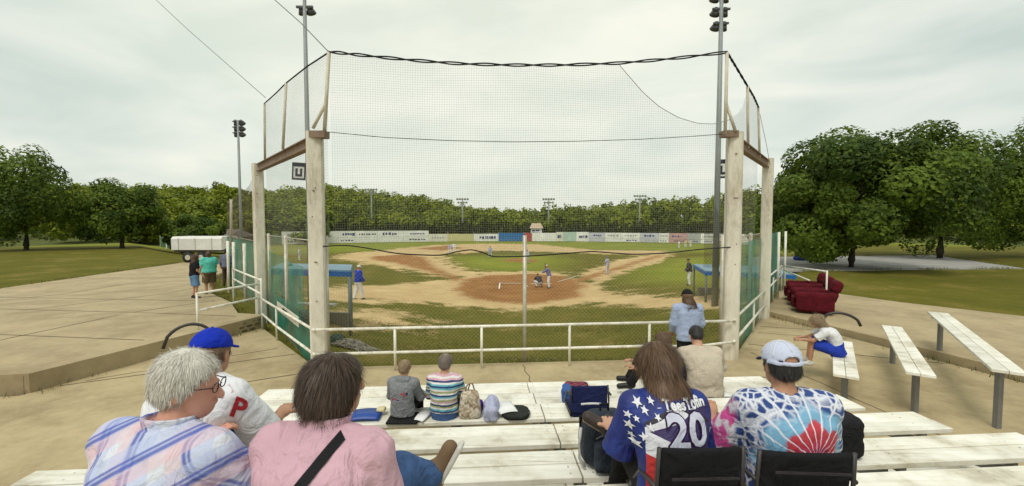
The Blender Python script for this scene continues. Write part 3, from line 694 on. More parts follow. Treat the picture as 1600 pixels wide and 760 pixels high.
# chain link
GALV = mat('galvanised_wire', (0.56, 0.48, 0.33), 0.5, 0.15, metal=0.3)
GALVP = mat('galvanised_pipe', (0.62, 0.58, 0.48), 0.5, 0.15, metal=0.4)
def chainlink(name, label, A, B, z0f, z1f, posts, cell=0.076, r=0.0014, toprail=True):
    e = Vector((B.x - A.x, B.y - A.y, 0)); L_ = e.length; e.normalize(); root = empty(name, A + V3(0, 0, z0f(0))); tag(root, label, 'fence'); lines = []
    for i, s in enumerate(np.arange(0, L_, cell / 2)):
        z0, z1 = z0f(s), z1f(s); z = np.arange(z0, z1, cell / 2); k = np.arange(len(z))
        if i % 2: continue
        sx = s + (k % 2) * cell / 2
        lines.append(np.stack([A.x + e.x * sx, A.y + e.y * sx, z], -1))
        lines.append(np.stack([A.x + e.x * (s + cell - (k % 2) * cell / 2), A.y + e.y * (s + cell - (k % 2) * cell / 2) + 0.003, z], -1))
    V, F = wires(lines, r); o = link_mesh('wire_mesh', V, F, GALV, root); o['kind'] = 'stuff'
    for s in posts:
        p = A + e * s; MB().tube([V3(p.x, p.y + .03, z0f(s) - .1), V3(p.x, p.y + .03, z1f(s) + .05)], 0.040, 10).build('post', GALVP, root, True)
    if toprail: MB().tube([V3(A.x, A.y + .03, z1f(0)), V3(B.x, B.y + .03, z1f(L_))], 0.010, 8).build('top_wire', GALVP, root, True)
    return root
CA, CB = V3(-3.45, 7.72, 0), V3(4.3, 8.32, 0)
def s_of(A, B, px):
    e = (B - A).normalized(); p = plane_pt(px, 380, A, B); return (V3(p.x, p.y, 0) - A).dot(e)
chainlink('chain_link_fence', 'tall chain-link backstop fence with a galvanised middle post before the infield', CA, CB, lambda s: WALK + .02, lambda s: 5.03, [s_of(CA, CB, 820), s_of(CA, CB, 508), s_of(CA, CB, 1131)], toprail=False)
def mesh_fabric(name, col, alpha):
    m, nt, b, L = nodes_mat(name); tc = N(nt, 'ShaderNodeTexCoord')
    n = N(nt, 'ShaderNodeTexNoise', Scale=1.3, Detail=6, Roughness=0.6); L(tc.outputs['Object'], n.inputs['Vector'])
    r = ramp(nt, [(0.3, c_mul(col, .7)), (0.7, c_mul(col, 1.3))]); L(n.outputs['Fac'], r.inputs['Fac']); L(r.outputs['Color'], b.inputs['Base Color'])
    b.inputs['Roughness'].default_value = 0.45
    mr = N(nt, 'ShaderNodeMapRange'); mr.inputs['From Min'].default_value = 0.3; mr.inputs['From Max'].default_value = 0.7; mr.inputs['To Min'].default_value = alpha - .12; mr.inputs['To Max'].default_value = alpha + .12
    L(n.outputs['Fac'], mr.inputs['Value']); L(mr.outputs['Result'], b.inputs['Alpha']); return m
GREEN = mesh_fabric('teal_windscreen', (0.03, 0.27, 0.19), 0.6)
GREEN3 = mesh_fabric('teal_windscreen_thin', (0.03, 0.27, 0.19), 0.42)
GREEN2 = mesh_fabric('teal_windscreen_dense', (0.02, 0.21, 0.15), 0.84)
def screen(root, A, B, z0f, z1f, m, name='windscreen'):
    e = Vector((B.x - A.x, B.y - A.y, 0)); L_ = e.length; e.normalize(); nrm = Vector((-e.y, e.x, 0)); n, k = 40, 14; vs = []
    for i in range(n + 1):
        s = L_ * i / n
        for j in range(k + 1):
            t = j / k; w = 0.035 * math.sin(s * 5 + t * 3) * math.sin(math.pi * t) + 0.03 * math.sin(s * 2.3)
            vs.append((A.x + e.x * s + nrm.x * w, A.y + e.y * s + nrm.y * w, z0f(s) + (z1f(s) - z0f(s)) * t + 0.02 * math.sin(s * 4) * (t - .5)))
    i = np.arange(n)[:, None] * (k + 1) + np.arange(k)[None, :]
    return link_mesh(name, np.array(vs), np.stack([i, i + k + 1, i + k + 2, i + 1], -1).reshape(-1, 4), m, root, True)
WL0, WL1, WL2 = V3(-3.72, 7.9, 0), V3(-7.0, 12.0, 0), V3(-9.0, 13.75, 0)
g = chainlink('chain_link_fence', 'chain-link side fence with teal screen and banner between the two concrete posts', WL0, WL1, lambda s: WALK - .1, lambda s: 4.98, [0.0, 2.6, 4.9], 0.085)
screen(g, WL0 + V3(-.05, .05, 0), WL1 + V3(-.05, .05, 0), lambda s: WALK - .05, lambda s: 3.5 - .35 * max(0, 1 - s / 1.5), GREEN2)
screen(g, WL0.lerp(WL1, .14) + V3(-.04, .06, 0), WL1 + V3(-.04, .06, 0), lambda s: 3.5, lambda s: 4.42 + .04 * s, GREEN3, 'upper_screen')
bn = MB().beam(WL0.lerp(WL1, .10) + V3(-.16, -.06, 3.36), WL0.lerp(WL1, .52) + V3(-.16, -.06, 3.36), 0.012, 0.20).build('banner', mat('banner_cream', (0.62, 0.58, 0.48), 0.6), g)
tx = MB()
for k in range(5):
    q = WL0.lerp(WL1, .30 + .022 * k) + V3(-.168, -.068, 3.36); tx.box(q, (0.05, 0.012, 0.09 + .02 * (k % 2)), math.atan2(4.1, -3.28))
tx.build('lettering', mat('banner_ink', (0.03, 0.03, 0.03)), bn)
g = chainlink('chain_link_fence', 'teal-screened fence with white posts beyond the wing railing by the standing spectators', WL1 + V3(-.1, .1, 0), WL2 + V3(-4.2, 5.8, 0), lambda s: 2.7, lambda s: 4.75, [], 0.1)
A_, B_ = WL1 + V3(-.05, .12, 0), WL2 + V3(-4.2, 5.8, 0)
screen(g, A_, B_, lambda s: 2.8, lambda s: 4.72, GREEN2)
for px, d in ((387, 12.6), (370, 13.6), (361, 14.4)): p = at(px, 400, d); MB().tube([V3(p.x, p.y - .15, 2.96), V3(p.x, p.y - .15, 4.72)], 0.045, 8).build('post', WPAINT, g, True)
WR0, WR1 = V3(4.5, 8.5, 0), V3(7.2, 12.1, 0)
g = chainlink('chain_link_fence', 'chain-link side fence with shiny teal screen next to the pale hoodie', WR0, WR1, lambda s: WALK - .1, lambda s: 5.03, [0.0, 2.2, 4.4], 0.085)
screen(g, WR0 + V3(.05, .05, 0), WR1 + V3(.05, .05, 0), lambda s: WALK - .05, lambda s: 4.9, GREEN)
g = chainlink('chain_link_fence', 'tall teal-screened fence with white posts behind the red recliners', WR1 + V3(.1, .1, 0), V3(10.2, 16.2, 0), lambda s: 2.75, lambda s: 4.95, [], 0.1)
screen(g, WR1 + V3(.15, .1, 0), V3(10.25, 16.2, 0), lambda s: 2.8, lambda s: 4.93 + .02 * s, GREEN2)
for px, d in ((1211, 14.1), (1222, 15.9)): p = at(px, 400, d); MB().tube([V3(p.x + .05, p.y - .1, 2.8), V3(p.x + .05, p.y - .1, 5.02)], 0.04, 8).build('post', WPAINT, g, True)

# ------------------------------------------------------------------ dugouts
BLUE = weathered('blue_fascia', (0.01, 0.13, 0.42), (0.01, 0.06, 0.2), rough=0.5, scale=3, amount=0.5, zs=1)
ROOFTOP = weathered('pale_roofing', (0.20, 0.33, 0.42), (0.12, 0.18, 0.22), rough=0.6, scale=2, amount=0.5, zs=1)
GPIPE = mat('grey_green_pipe', (0.16, 0.20, 0.19), 0.5, 0.2)
BLOCK = weathered('dugout_block', (0.30, 0.28, 0.24), (0.15, 0.12, 0.08), scale=2, zs=1)
def dugout(label, cor, z0s, zr, side):
    """cor: four roof corners (x, y), first = the one nearest the plate"""
    c0 = Vector((cor[0][0], cor[0][1], z0s)); root = empty('dugout', c0); tag(root, label, 'dugout')
    n = 4; ctr = Vector((sum(p[0] for p in cor) / 4, sum(p[1] for p in cor) / 4, 0))
    v = [(x, y, zr + .03) for x, y in cor] + [(x, y, zr - .02) for x, y in cor]
    rf = MB().add(v, [(0, 1, 2, 3), (7, 6, 5, 4)] + [(i + 4, (i + 1) % 4 + 4, (i + 1) % 4, i) for i in range(4)]).build('roof', ROOFTOP, root)
    for i in range(4):
        a, b = Vector((*cor[i], zr - .09)), Vector((*cor[(i + 1) % 4], zr - .09)); d = (b - a).normalized() * .02
        MB().beam(a - d, b + d, 0.05, 0.15).build('fascia', BLUE, rf)
    for i in range(4):
        p = Vector((*cor[i], 0)); p = p + (ctr - p).normalized() * .06; zt = float(terrain(p.x, p.y))
        MB().tube([(p.x, p.y, zt - .1), (p.x, p.y, zr - .03)], 0.05, 8).build('post', GPIPE, root, True)
    a, b = Vector((*cor[2], 0)), Vector((*cor[3], 0)); zt = min(float(terrain(a.x, a.y)), float(terrain(b.x, b.y)))
    a, b = a.lerp(ctr, .06), b.lerp(ctr, .06)
    MB().beam(a.lerp(b, .03) + V3(0, 0, zt + .25), a.lerp(b, .97) + V3(0, 0, zt + .25), 0.12, .5).build('back_wall', BLOCK, root)
    p, q = a.lerp(ctr, .3), b.lerp(ctr, .3); z = max(float(terrain(p.x, p.y)), float(terrain(q.x, q.y))) + .42
    MB().beam(p.lerp(q, .08) + V3(0, 0, z), p.lerp(q, .92) + V3(0, 0, z), .3, .05).build('bench', PLANK, root)
    # chain-link front panel
    lines = []; A, B = Vector((*cor[0], 0)), Vector((*cor[1], 0)); L_ = (B - A).length; e = (B - A).normalized()
    for s in np.arange(0, L_, .09):
        zs = np.arange(float(terrain(A.x, A.y)) , zr - .2, .045); k = np.arange(len(zs)) % 2
        for sg in (0, 1): sx = s + (k if sg == 0 else 1 - k) * .045; lines.append(np.stack([A.x + e.x * sx, A.y + e.y * sx, zs], -1))
    V, F = wires(lines, .0028); o = link_mesh('wire_mesh', V, F, GALV, root); o['kind'] = 'stuff'
    return root
zr = at(548, 425, 12.4).z
dugout('blue-edged dugout behind the teal side fence, next to the blue-jacketed coach', [at(548, 425, 12.4)[:2], at(420, 428, 12.9)[:2], (-8.0, 14.6), (-5.35, 14.1)], 1.9, zr + .02, 1)
zr2 = at(1102, 425, 18.5).z
dugout('blue-edged dugout beyond the chain-link fence near the steel light pole', [at(1102, 425, 18.5)[:2], (11.6, 17.2), (12.6, 20.4), (9.3, 21.6)], 1.0, zr2 + .02, -1)
# ------------------------------------------------------------------ light poles
POLEG = weathered('grey_pole', (0.30, 0.325, 0.32), (0.13, 0.13, 0.12), rough=0.5, scale=3, amount=0.5)
LAMPG = mat('lamp_housing', (0.10, 0.105, 0.11), 0.4, 0.2, metal=0.4)
LAMPW = mat('lamp_glass', (0.62, 0.65, 0.62), 0.2, 0.1)
def light_pole(label, base, ztop, r0, r1, arms, lamp=0.28, side=1, group='floodlight poles'):
    root = empty('floodlight_pole', base); tag(root, label, 'light pole', group)
    MB().tube([base, (base[0], base[1], ztop)], r0, 10, r1).build('mast', POLEG, root, True)
    for (dz, n, span) in arms:
        z = ztop + dz
        MB().beam((base[0] - span / 2, base[1], z), (base[0] + span / 2, base[1], z), .07, .07).build('crossarm', LAMPG, root)
        for i in range(n):
            x = base[0] - span / 2 + span * (i + .5) / n; c = Vector((x, base[1] + .15 * side, z - .08)); m = MB()
            # bowl reflector tilted to the field
            ax = Vector((0, .75 * side, -.65)).normalized(); pts = [c - ax * lamp * .55, c - ax * lamp * .25, c + ax * lamp * .25]
            for (p, q, ra, rb) in ((pts[0], pts[1], lamp * .22, lamp * .34), (pts[1], pts[2], lamp * .34, lamp * .55)): m.tube([p, q], ra, 10, rb)
            lo = m.build('floodlight', LAMPG, root, True); MB().tube([pts[2] + ax * .002, pts[2] + ax * lamp * .06], lamp * .5, 10).build('lens', LAMPW, lo)
    return root
p = at(484, 380, 15.5); light_pole('tall grey floodlight pole rising behind the concrete post by the flag', (p.x, p.y, float(terrain(p.x, p.y))), at(472, 0, 15.5).z + .5, .105, .06, [(-.15, 3, .9), (-.75, 2, .6), (.5, 3, .9)], .32, 1)
p = at(1119, 380, 17.0); light_pole('tall grey floodlight pole before the net at the torn corner', (p.x, p.y, float(terrain(p.x, p.y))), at(1132, 0, 17).z + .6, .135, .07, [(-.4, 2, .8), (-.95, 2, .7), (-1.5, 2, .6), (.4, 3, .9)], .36, 1)
p = at(377, 372, 34); light_pole('slim floodlight pole with one lamp cluster above the teal fence', (p.x, p.y, 0), at(371, 188, 34).z, .14, .08, [(-.1, 2, .9), (-.55, 2, .9), (-1.0, 2, .9)], .45, 1)
for px, yt, d, lab in ((581, 295, 132, 'pale lamp pole behind the two-tier part of the outfield fence'), (723, 310, 138, 'pale lamp pole behind the outfield fence, in the dip of the treeline'), (857, 310, 138, 'pale lamp pole just behind the scoreboard'), (999, 305, 134, 'pale lamp pole behind the long white boards near first base')):
    b = at(px, 372, d); light_pole(lab, (b.x, b.y, 0), at(px, yt, d).z, .22, .15, [(-.2, 5, 4.2), (-1.3, 4, 3.4)], .7, -1, 'outfield lamp poles')
# flags on the near poles
def flag(label, c, w, h, rz, tilt):
    root = empty('pole_flag', c); tag(root, label, 'flag', 'flags on the floodlight poles'); c = Vector(c)
    wh, bk = mat('flag_white', (0.7, 0.7, 0.68)), mat('flag_black', (0.02, 0.022, 0.04))
    M = Matrix.Translation(c) @ Matrix.Rotation(rz, 4, 'Z') @ Matrix.Rotation(tilt, 4, 'Y')
    def bx(x0, x1, z0, z1, y0, y1, nm, m, par):
        vs = [M @ Vector((x, y, z)) for x in (x0, x1) for y in (y0, y1) for z in (z0, z1)]
        return MB().add(vs, [(0, 1, 3, 2), (4, 6, 7, 5), (0, 4, 5, 1), (2, 3, 7, 6), (0, 2, 6, 4), (1, 5, 7, 3)]).build(nm, m, par)
    cl = bx(-w / 2, w / 2, -h / 2, h / 2, -.006, .006, 'cloth', wh, root)
    for (x0, x1, z0, z1) in ((-.5, .5, .30, .5), (-.5, -.40, -.5, .3), (.40, .5, -.5, .3), (-.5, .5, -.5, -.42), (-.25, -.09, -.28, .18), (.09, .25, -.28, .18), (-.25, .25, -.32, -.18)):
        bx(x0 * w, x1 * w, z0 * h, z1 * h, -.014, -.008, 'emblem', bk, cl)
    bx(-w / 2, w / 2 + .15, h / 2, h / 2 + .025, -.012, .012, 'bar', LAMPG, root); bx(-w / 2, w / 2 + .15, -h / 2 - .025, -h / 2, -.012, .012, 'bar', LAMPG, root)
flag('white flag with a dark letter and black border beside the tall concrete post', at(467, 268, 15.4), .46, .58, 0.15, .05)
flag('white flag with a dark letter on the floodlight pole near the torn net corner', at(1131, 264, 16.9), .5, .70, -.5, .0)

# ------------------------------------------------------------------ outfield fence, scoreboard
HOME = Vector((.63, 34.7, 0)); ROUT = 91.0
def arc_pt(px, off=0.0):
    k = (px - 800) / FPX; a = 1 + k * k; b = -2 * (k * HOME.x + HOME.y); c = HOME.x ** 2 + HOME.y ** 2 - (ROUT + off) ** 2
    d = (-b + math.sqrt(b * b - 4 * a * c)) / (2 * a); return Vector((k * d, d, 0))
AD = {n: weathered('board_' + n, c, c_mul(c, .6), rough=.5, scale=.6, amount=.4, zs=1) for n, c in dict(white=(.88, .87, .84), cream=(.82, .78, .66), blue=(.02, .16, .42), red=(.45, .07, .08), grey=(.45, .46, .46), mint=(.48, .63, .55), lav=(.60, .60, .68), pink=(.60, .36, .36), green=(.10, .20, .10), yellow=(.66, .60, .30), navy=(.04, .05, .2), dark=(.06, .06, .07), tan=(.55, .42, .28)).items()}
def outfield():
    root = empty('outfield_fence', arc_pt(800)); tag(root, 'long outfield fence of white advertising boards in front of the woods', 'fence')
    edges = [250, 290, 330, 370, 410, 440, 470, 505, 528, 555, 590, 630, 670, 700, 740, 779, 819, 831, 869, 880, 900, 920, 945, 970, 1000, 1030, 1045, 1075, 1095, 1130, 1170, 1215, 1260, 1320]
    cols = ['green', 'green', 'green', 'green', 'green', 'white', 'white', 'white', 'white', 'white', 'white', 'white', 'cream', 'yellow', 'white', 'blue', 'red', 'white', 'cream', 'mint', 'white', 'lav', 'white', 'white', 'lav', 'white', 'pink', 'grey', 'white', 'white', 'green', 'green', 'green']
    r = random.Random(3)
    for i, (p0, p1) in enumerate(zip(edges[:-1], edges[1:])):
        a, b = arc_pt(p0), arc_pt(p1); h = 2.35 if 670 <= p0 < 779 else 2.6
        col = cols[i % len(cols)]; two = 440 <= p0 < 670
        tiers = [(0.15, 1.55), (1.6, 3.35)] if two else [(.15, h)]
        if p0 >= 869: tiers = [(.15, 1.1), (1.15, 2.75)] if p0 > 900 else [(.15, 2.9)]
        d = (b - a).normalized(); nrm = Vector((d.y, -d.x, 0))
        for (z0, z1) in tiers:
            m = MB(); m.beam(a + d * .04 + V3(0, 0, (z0 + z1) / 2), b - d * .04 + V3(0, 0, (z0 + z1) / 2), .08, z1 - z0)
            bd = m.build('advert_board', AD[col], root)
            if col in ('white', 'cream', 'lav', 'grey', 'pink', 'yellow') and r.random() < .85:
                ink = AD[r.choice(['navy', 'dark', 'red', 'grey', 'green', 'navy', 'grey'])]; L_ = (b - a).length; s = L_ * r.uniform(.1, .3); mk = MB(); zc = (z0 + z1) / 2; hh = (z1 - z0) * r.uniform(.25, .45)
                while s < L_ * r.uniform(.7, .92):
                    w = r.uniform(.25, .7); q = a + d * (s + w / 2) + nrm * .06 + V3(0, 0, zc + r.uniform(-.06, .06)); mk.beam(q - d * w / 2, q + d * w / 2, .02, hh * r.uniform(.6, 1)); s += w + r.uniform(.1, .35)
                if mk.v: mk.build('lettering', ink, bd)
        MB().tube([a + V3(0, 0, -.1) - nrm * .1, a + V3(0, 0, 3.4 if two else 2.9) - nrm * .1], .05, 6).build('post', GALVP, root)
    return root
outfield()
def scoreboard():
    c = at(838, 378, 130); root = empty('scoreboard', (c.x, c.y, 0)); tag(root, 'white scoreboard box with a tan gabled roof standing over the outfield fence', 'scoreboard')
    x, y = c.x, c.y; W = 3.4; zb, zt = 1.6, at(838, 357, 130).z
    MB().box((x, y, (zb + zt) / 2), (W, .8, zt - zb)).build('board', AD['white'], root)
    m = MB(); zr_ = at(838, 349, 130).z
    m.add([(x - W * .62, y - .9, zt + .02), (x + W * .62, y - .9, zt + .02), (x + W * .62, y + .9, zt + .02), (x - W * .62, y + .9, zt + .02), (x - W * .4, y, zr_), (x + W * .4, y, zr_)], [(0, 1, 5, 4), (2, 3, 4, 5), (1, 2, 5), (3, 0, 4), (0, 3, 2, 1)]).build('roof', AD['tan'], root)
    for (dx, dz, w, h) in ((-.9, .45, .9, .5), (.35, .5, 1.1, .45), (-.3, -.2, 1.4, .35), (.9, -.25, .5, .4), (-1.1, -.3, .4, .5)): MB().box((x + dx, y - .43, (zb + zt) / 2 + dz), (w, .04, h)).build('display_panel', AD['navy' if dz > 0 else 'grey'], root)
    for dx in (-1.4, 1.4): MB().box((x + dx, y, .8), (.22, .22, 1.58)).build('leg', AD['grey'], root)
scoreboard()

# ------------------------------------------------------------------ hill, woods, hedge, trees
SKY = np.array([(-900, 290), (-300, 285), (0, 284), (200, 291), (294, 291), (340, 287), (400, 296), (470, 291), (540, 288), (600, 298), (640, 303), (680, 307), (740, 320), (800, 326), (880, 322), (930, 321), (960, 313), (1000, 309), (1050, 307), (1100, 305), (1150, 294), (1200, 287), (1307, 280), (1600, 275), (2500, 280)], float)
def hill_z(x, y):
    x = np.asarray(x, float); y = np.asarray(y, float); yy = np.maximum(y, 20)
    px = 800 + FPX * x / yy; sk = np.interp(px, SKY[:, 0], SKY[:, 1])
    top = np.maximum(CAMZ + (350 - sk) / FPX * 235 - 12.0, -.5)
    side = np.abs(x) / yy
    y0 = np.where(x < 0, 140 - np.clip(side - .42, 0, .5) * 130, 140 - np.clip(side - .5, 0, .5) * 110)
    t = np.clip((y - y0) / (235 - y0), 0, 1); t = t * t * (3 - 2 * t)
    return top * t
def hill():
    xs = np.linspace(-420, 420, 90); ys = np.concatenate([np.linspace(85, 245, 34), [300, 400]])
    X, Y = np.meshgrid(xs, ys, indexing='ij'); Z = hill_z(X, Y) - .25; Z[:, -2:] -= 4; n, k = X.shape
    i = np.arange(n - 1)[:, None] * k + np.arange(k - 1)[None, :]
    o = link_mesh('hill', np.stack([X, Y, Z], -1).reshape(-1, 3), np.stack([i, i + k, i + k + 1, i + 1], -1).reshape(-1, 4), mat('forest_floor', (0.085, 0.10, 0.014), .95, .3, .2), smooth=True); o['kind'] = 'structure'
hill()
def leaf_mat(name, dark, light, trans=0.25):
    m, nt, b, L = nodes_mat(name); g = N(nt, 'ShaderNodeNewGeometry'); tc = N(nt, 'ShaderNodeTexCoord')
    a = N(nt, 'ShaderNodeAttribute'); a.attribute_name = 'tint'
    n = N(nt, 'ShaderNodeTexNoise', Scale=0.35, Detail=3); L(tc.outputs['Object'], n.inputs['Vector'])
    s1 = N(nt, 'ShaderNodeMath', operation='MULTIPLY_ADD'); L(g.outputs['Random Per Island'], s1.inputs[0]); s1.inputs[1].default_value = 0.45; L(a.outputs['Fac'], s1.inputs[2])
    s2 = N(nt, 'ShaderNodeMath', operation='MULTIPLY_ADD'); L(n.outputs['Fac'], s2.inputs[0]); s2.inputs[1].default_value = 0.35; L(s1.outputs['Value'], s2.inputs[2])
    r = ramp(nt, [(0.2, dark), (1.15 / 1.3, light)]); L(s2.outputs['Value'], r.inputs['Fac']); L(r.outputs['Color'], b.inputs['Base Color']); b.inputs['Roughness'].default_value = 0.6; b.inputs['Specular IOR Level'].default_value = .25
    tr = N(nt, 'ShaderNodeBsdfTranslucent'); L(r.outputs['Color'], tr.inputs['Color']); mx = N(nt, 'ShaderNodeMixShader', Fac=trans)
    L(b.outputs['BSDF'], mx.inputs[1]); L(tr.outputs['BSDF'], mx.inputs[2]); L(mx.outputs['Shader'], nt.nodes['Material Output'].inputs['Surface']); return m
def crown_pts(n, rx, rz, clumps, r, cl_r=0.33):
    """leaf positions & normals: clumps spread over an uneven crown"""
    c = r.normal(size=(clumps, 3)); c /= np.linalg.norm(c, axis=1, keepdims=True); c *= r.uniform(.35, .95, clumps)[:, None] ** .6
    c[:, 2] = np.where(c[:, 2] < -.80, -c[:, 2] * .6, c[:, 2])
    k = r.integers(0, clumps, n); d = r.normal(size=(n, 3)); d /= np.linalg.norm(d, axis=1, keepdims=True)
    rad = cl_r * r.uniform(.55, 1.25, clumps)[k] * r.uniform(.5, 1.0, n) ** .5
    p = c[k] + d * rad[:, None]; nn = d * .7 + c[k] * .5 + r.normal(0, .35, (n, 3)); nn[:, 2] += .25
    nn /= np.linalg.norm(nn, axis=1, keepdims=True)
    return p * np.array([rx, rx, rz]), nn, k
def leaf_quads(p, nn, size, r):
    n = len(p); a = np.cross(nn, r.normal(size=(n, 3))); a /= np.linalg.norm(a, axis=1, keepdims=True) + 1e-9; b = np.cross(nn, a)
    s = size * r.uniform(.6, 1.3, n)[:, None]; w = s * r.uniform(.45, .8, n)[:, None]
    return np.stack([p - a * s, p - b * w * .9, p + a * s, p + b * w], 1).reshape(-1, 3)
WOOD = leaf_mat('wood_leaves', (0.058, 0.090, 0.006), (0.30, 0.345, 0.026), .30)
def woods():
    r = np.random.default_rng(11); V = []; T = []; n_tr = 0
    var = []
    for k in range(8):
        p, nn, cl = crown_pts(820, 1.0, 1.2, 22, r, .34); var.append((p, nn))
    for it in range(880):
        px = r.uniform(-250, 1850) if it < 700 else r.uniform(150, 720); t = r.random() ** .8; d = 132 + t * 108
        if px < 500: d = 96 + t * 140
        if px > 1130: d = 105 + t * 130
        x = (px - 800) / FPX * d; z = float(hill_z(x, d)); sc = r.uniform(3.6, 6.4); hgt = r.uniform(6.0, 8.6)
        if t < .15: sc *= .8; hgt *= .8
        p, nn = var[r.integers(8)]; a = r.uniform(0, 6.28); R = np.array([[math.cos(a), -math.sin(a), 0], [math.sin(a), math.cos(a), 0], [0, 0, 1]])
        P = p @ R.T * np.array([sc, sc, hgt * .58]) + np.array([x, d, z + hgt * .72]); NN = nn @ R.T
        far = d > 190
        if far: P, NN = P[::2], NN[::2]
        V.append(leaf_quads(P, NN, .74 if far else .56, r)); T.append(np.full(len(P) * 4, r.uniform(-.10, .36) + (0.08 if t > .5 else 0)))
    V = np.concatenate(V); o = link_mesh('woods', V, np.arange(len(V)).reshape(-1, 4), WOOD)
    a = o.data.attributes.new('tint', 'FLOAT', 'POINT'); a.data.foreach_set('value', np.concatenate(T).astype(np.float32))
    tag(o, 'dense green deciduous woods covering the hillside behind the outfield', 'woods', kind='stuff')
woods()
def hedge():
    r = np.random.default_rng(5); V = []; T = []
    for px in np.arange(440, 1330, 5.0):
        q = arc_pt(px + r.uniform(-2, 2), 6 + r.uniform(-1.5, 1.5)); h = r.uniform(4.4, 5.8); n = 170
        t = r.random(n); a = r.uniform(0, 6.28, n); rad = (1 - t ** 1.6) * 1.15 * r.uniform(.8, 1, n) + .08
        p = np.stack([q.x + np.cos(a) * rad, q.y + np.sin(a) * rad, .15 + t * h], -1); nn = np.stack([np.cos(a), np.sin(a), .4 + 0 * a], -1) + r.normal(0, .3, (n, 3)); nn /= np.linalg.norm(nn, axis=1, keepdims=True)
        V.append(leaf_quads(p, nn, .42, r)); T.append(np.full(n * 4, r.uniform(-.25, .05)))
    V = np.concatenate(V); o = link_mesh('hedge', V, np.arange(len(V)).reshape(-1, 4), leaf_mat('hedge_leaves', (0.022, 0.032, 0.004), (0.11, 0.12, 0.015), .12))
    a = o.data.attributes.new('tint', 'FLOAT', 'POINT'); a.data.foreach_set('value', np.concatenate(T).astype(np.float32)); tag(o, 'dark clipped evergreen hedge close behind the outfield boards', 'hedge', kind='stuff')
hedge()
BARK = mat('bark', (0.055, 0.042, 0.03), .95, .3, 5, .6, 18, stretch=(1, 1, .25))
TLEAF = leaf_mat('tree_leaves', (0.036, 0.070, 0.008), (0.19, 0.27, 0.03), .4)
def tree(label, base, h, rad, seed, leaves=26000, zc=.51, lsize=.13, m=TLEAF, cl=46):
    r = np.random.default_rng(seed); base = Vector(base); root = empty('broadleaf_tree', base); tag(root, label, 'tree', 'trees beside the ballpark')
    tr = MB(); top = base + Vector((r.uniform(-.4, .4), r.uniform(-.4, .4), h * .7)); mid = base.lerp(top, .45) + Vector((.15, .1, 0))
    tr.tube([base - Vector((0, 0, .2)), base + Vector((0, 0, .5)), mid, top], h * .032, 9, h * .008)
    for k in range(9):
        s = base.lerp(top, r.uniform(.3, .85)); a = r.uniform(0, 6.28); e = s + Vector((math.cos(a) * rad * .7, math.sin(a) * rad * .7, r.uniform(.1, .35) * h)); c = s.lerp(e, .5) - Vector((0, 0, h * .03)); tr.tube([s, c, e], h * .011, 6, h * .003)
    tr.build('trunk', BARK, root, True)
    p, nn, k = crown_pts(leaves, rad, h * .47, cl, r, .30); ctr = np.array(base) + np.array([0, 0, h * zc])
    V = leaf_quads(p + ctr, nn, lsize, r); o = link_mesh('crown', V, np.arange(len(V)).reshape(-1, 4), m, root)
    tint = np.repeat(np.random.default_rng(seed + 1).uniform(-.15, .35, cl)[k], 4); a = o.data.attributes.new('tint', 'FLOAT', 'POINT'); a.data.foreach_set('value', tint.astype(np.float32)); return root
def gz(x, y): return float(terrain(x, y))
for lab, px, d, h, rad, seed, lv in (('large dark leafy tree standing over the red recliners', 1332, 26, 8.4, 4.9, 21, 60000), ('smaller dense tree just behind the large tree near the teal fence', 1250, 40, 7.6, 4.2, 22, 24000),
                                     ('broad leafy tree to the far side of the large tree', 1470, 33, 10.5, 5.2, 23, 26000), ('tall round tree at the outer edge past the broad leafy tree', 1640, 34, 11, 5.4, 24, 20000)):
    x = (px - 800) / FPX * d; tree(lab, (x, d, gz(x, d)), h, rad, seed, lv)
for lab, px, d, h, rad, seed in (('low bushy tree by the long low building', 302, 52, 5.2, 3.0, 31), ('leafy tree past the white trailer near the low building', 190, 48, 8.0, 4.2, 32), ('tall leafy tree at the outer edge beyond the platform', 40, 44, 10.5, 5.0, 33)):
    x = (px - 800) / FPX * d; tree(lab, (x, d, gz(x, d)), h, rad, seed, 13000, lsize=.17)

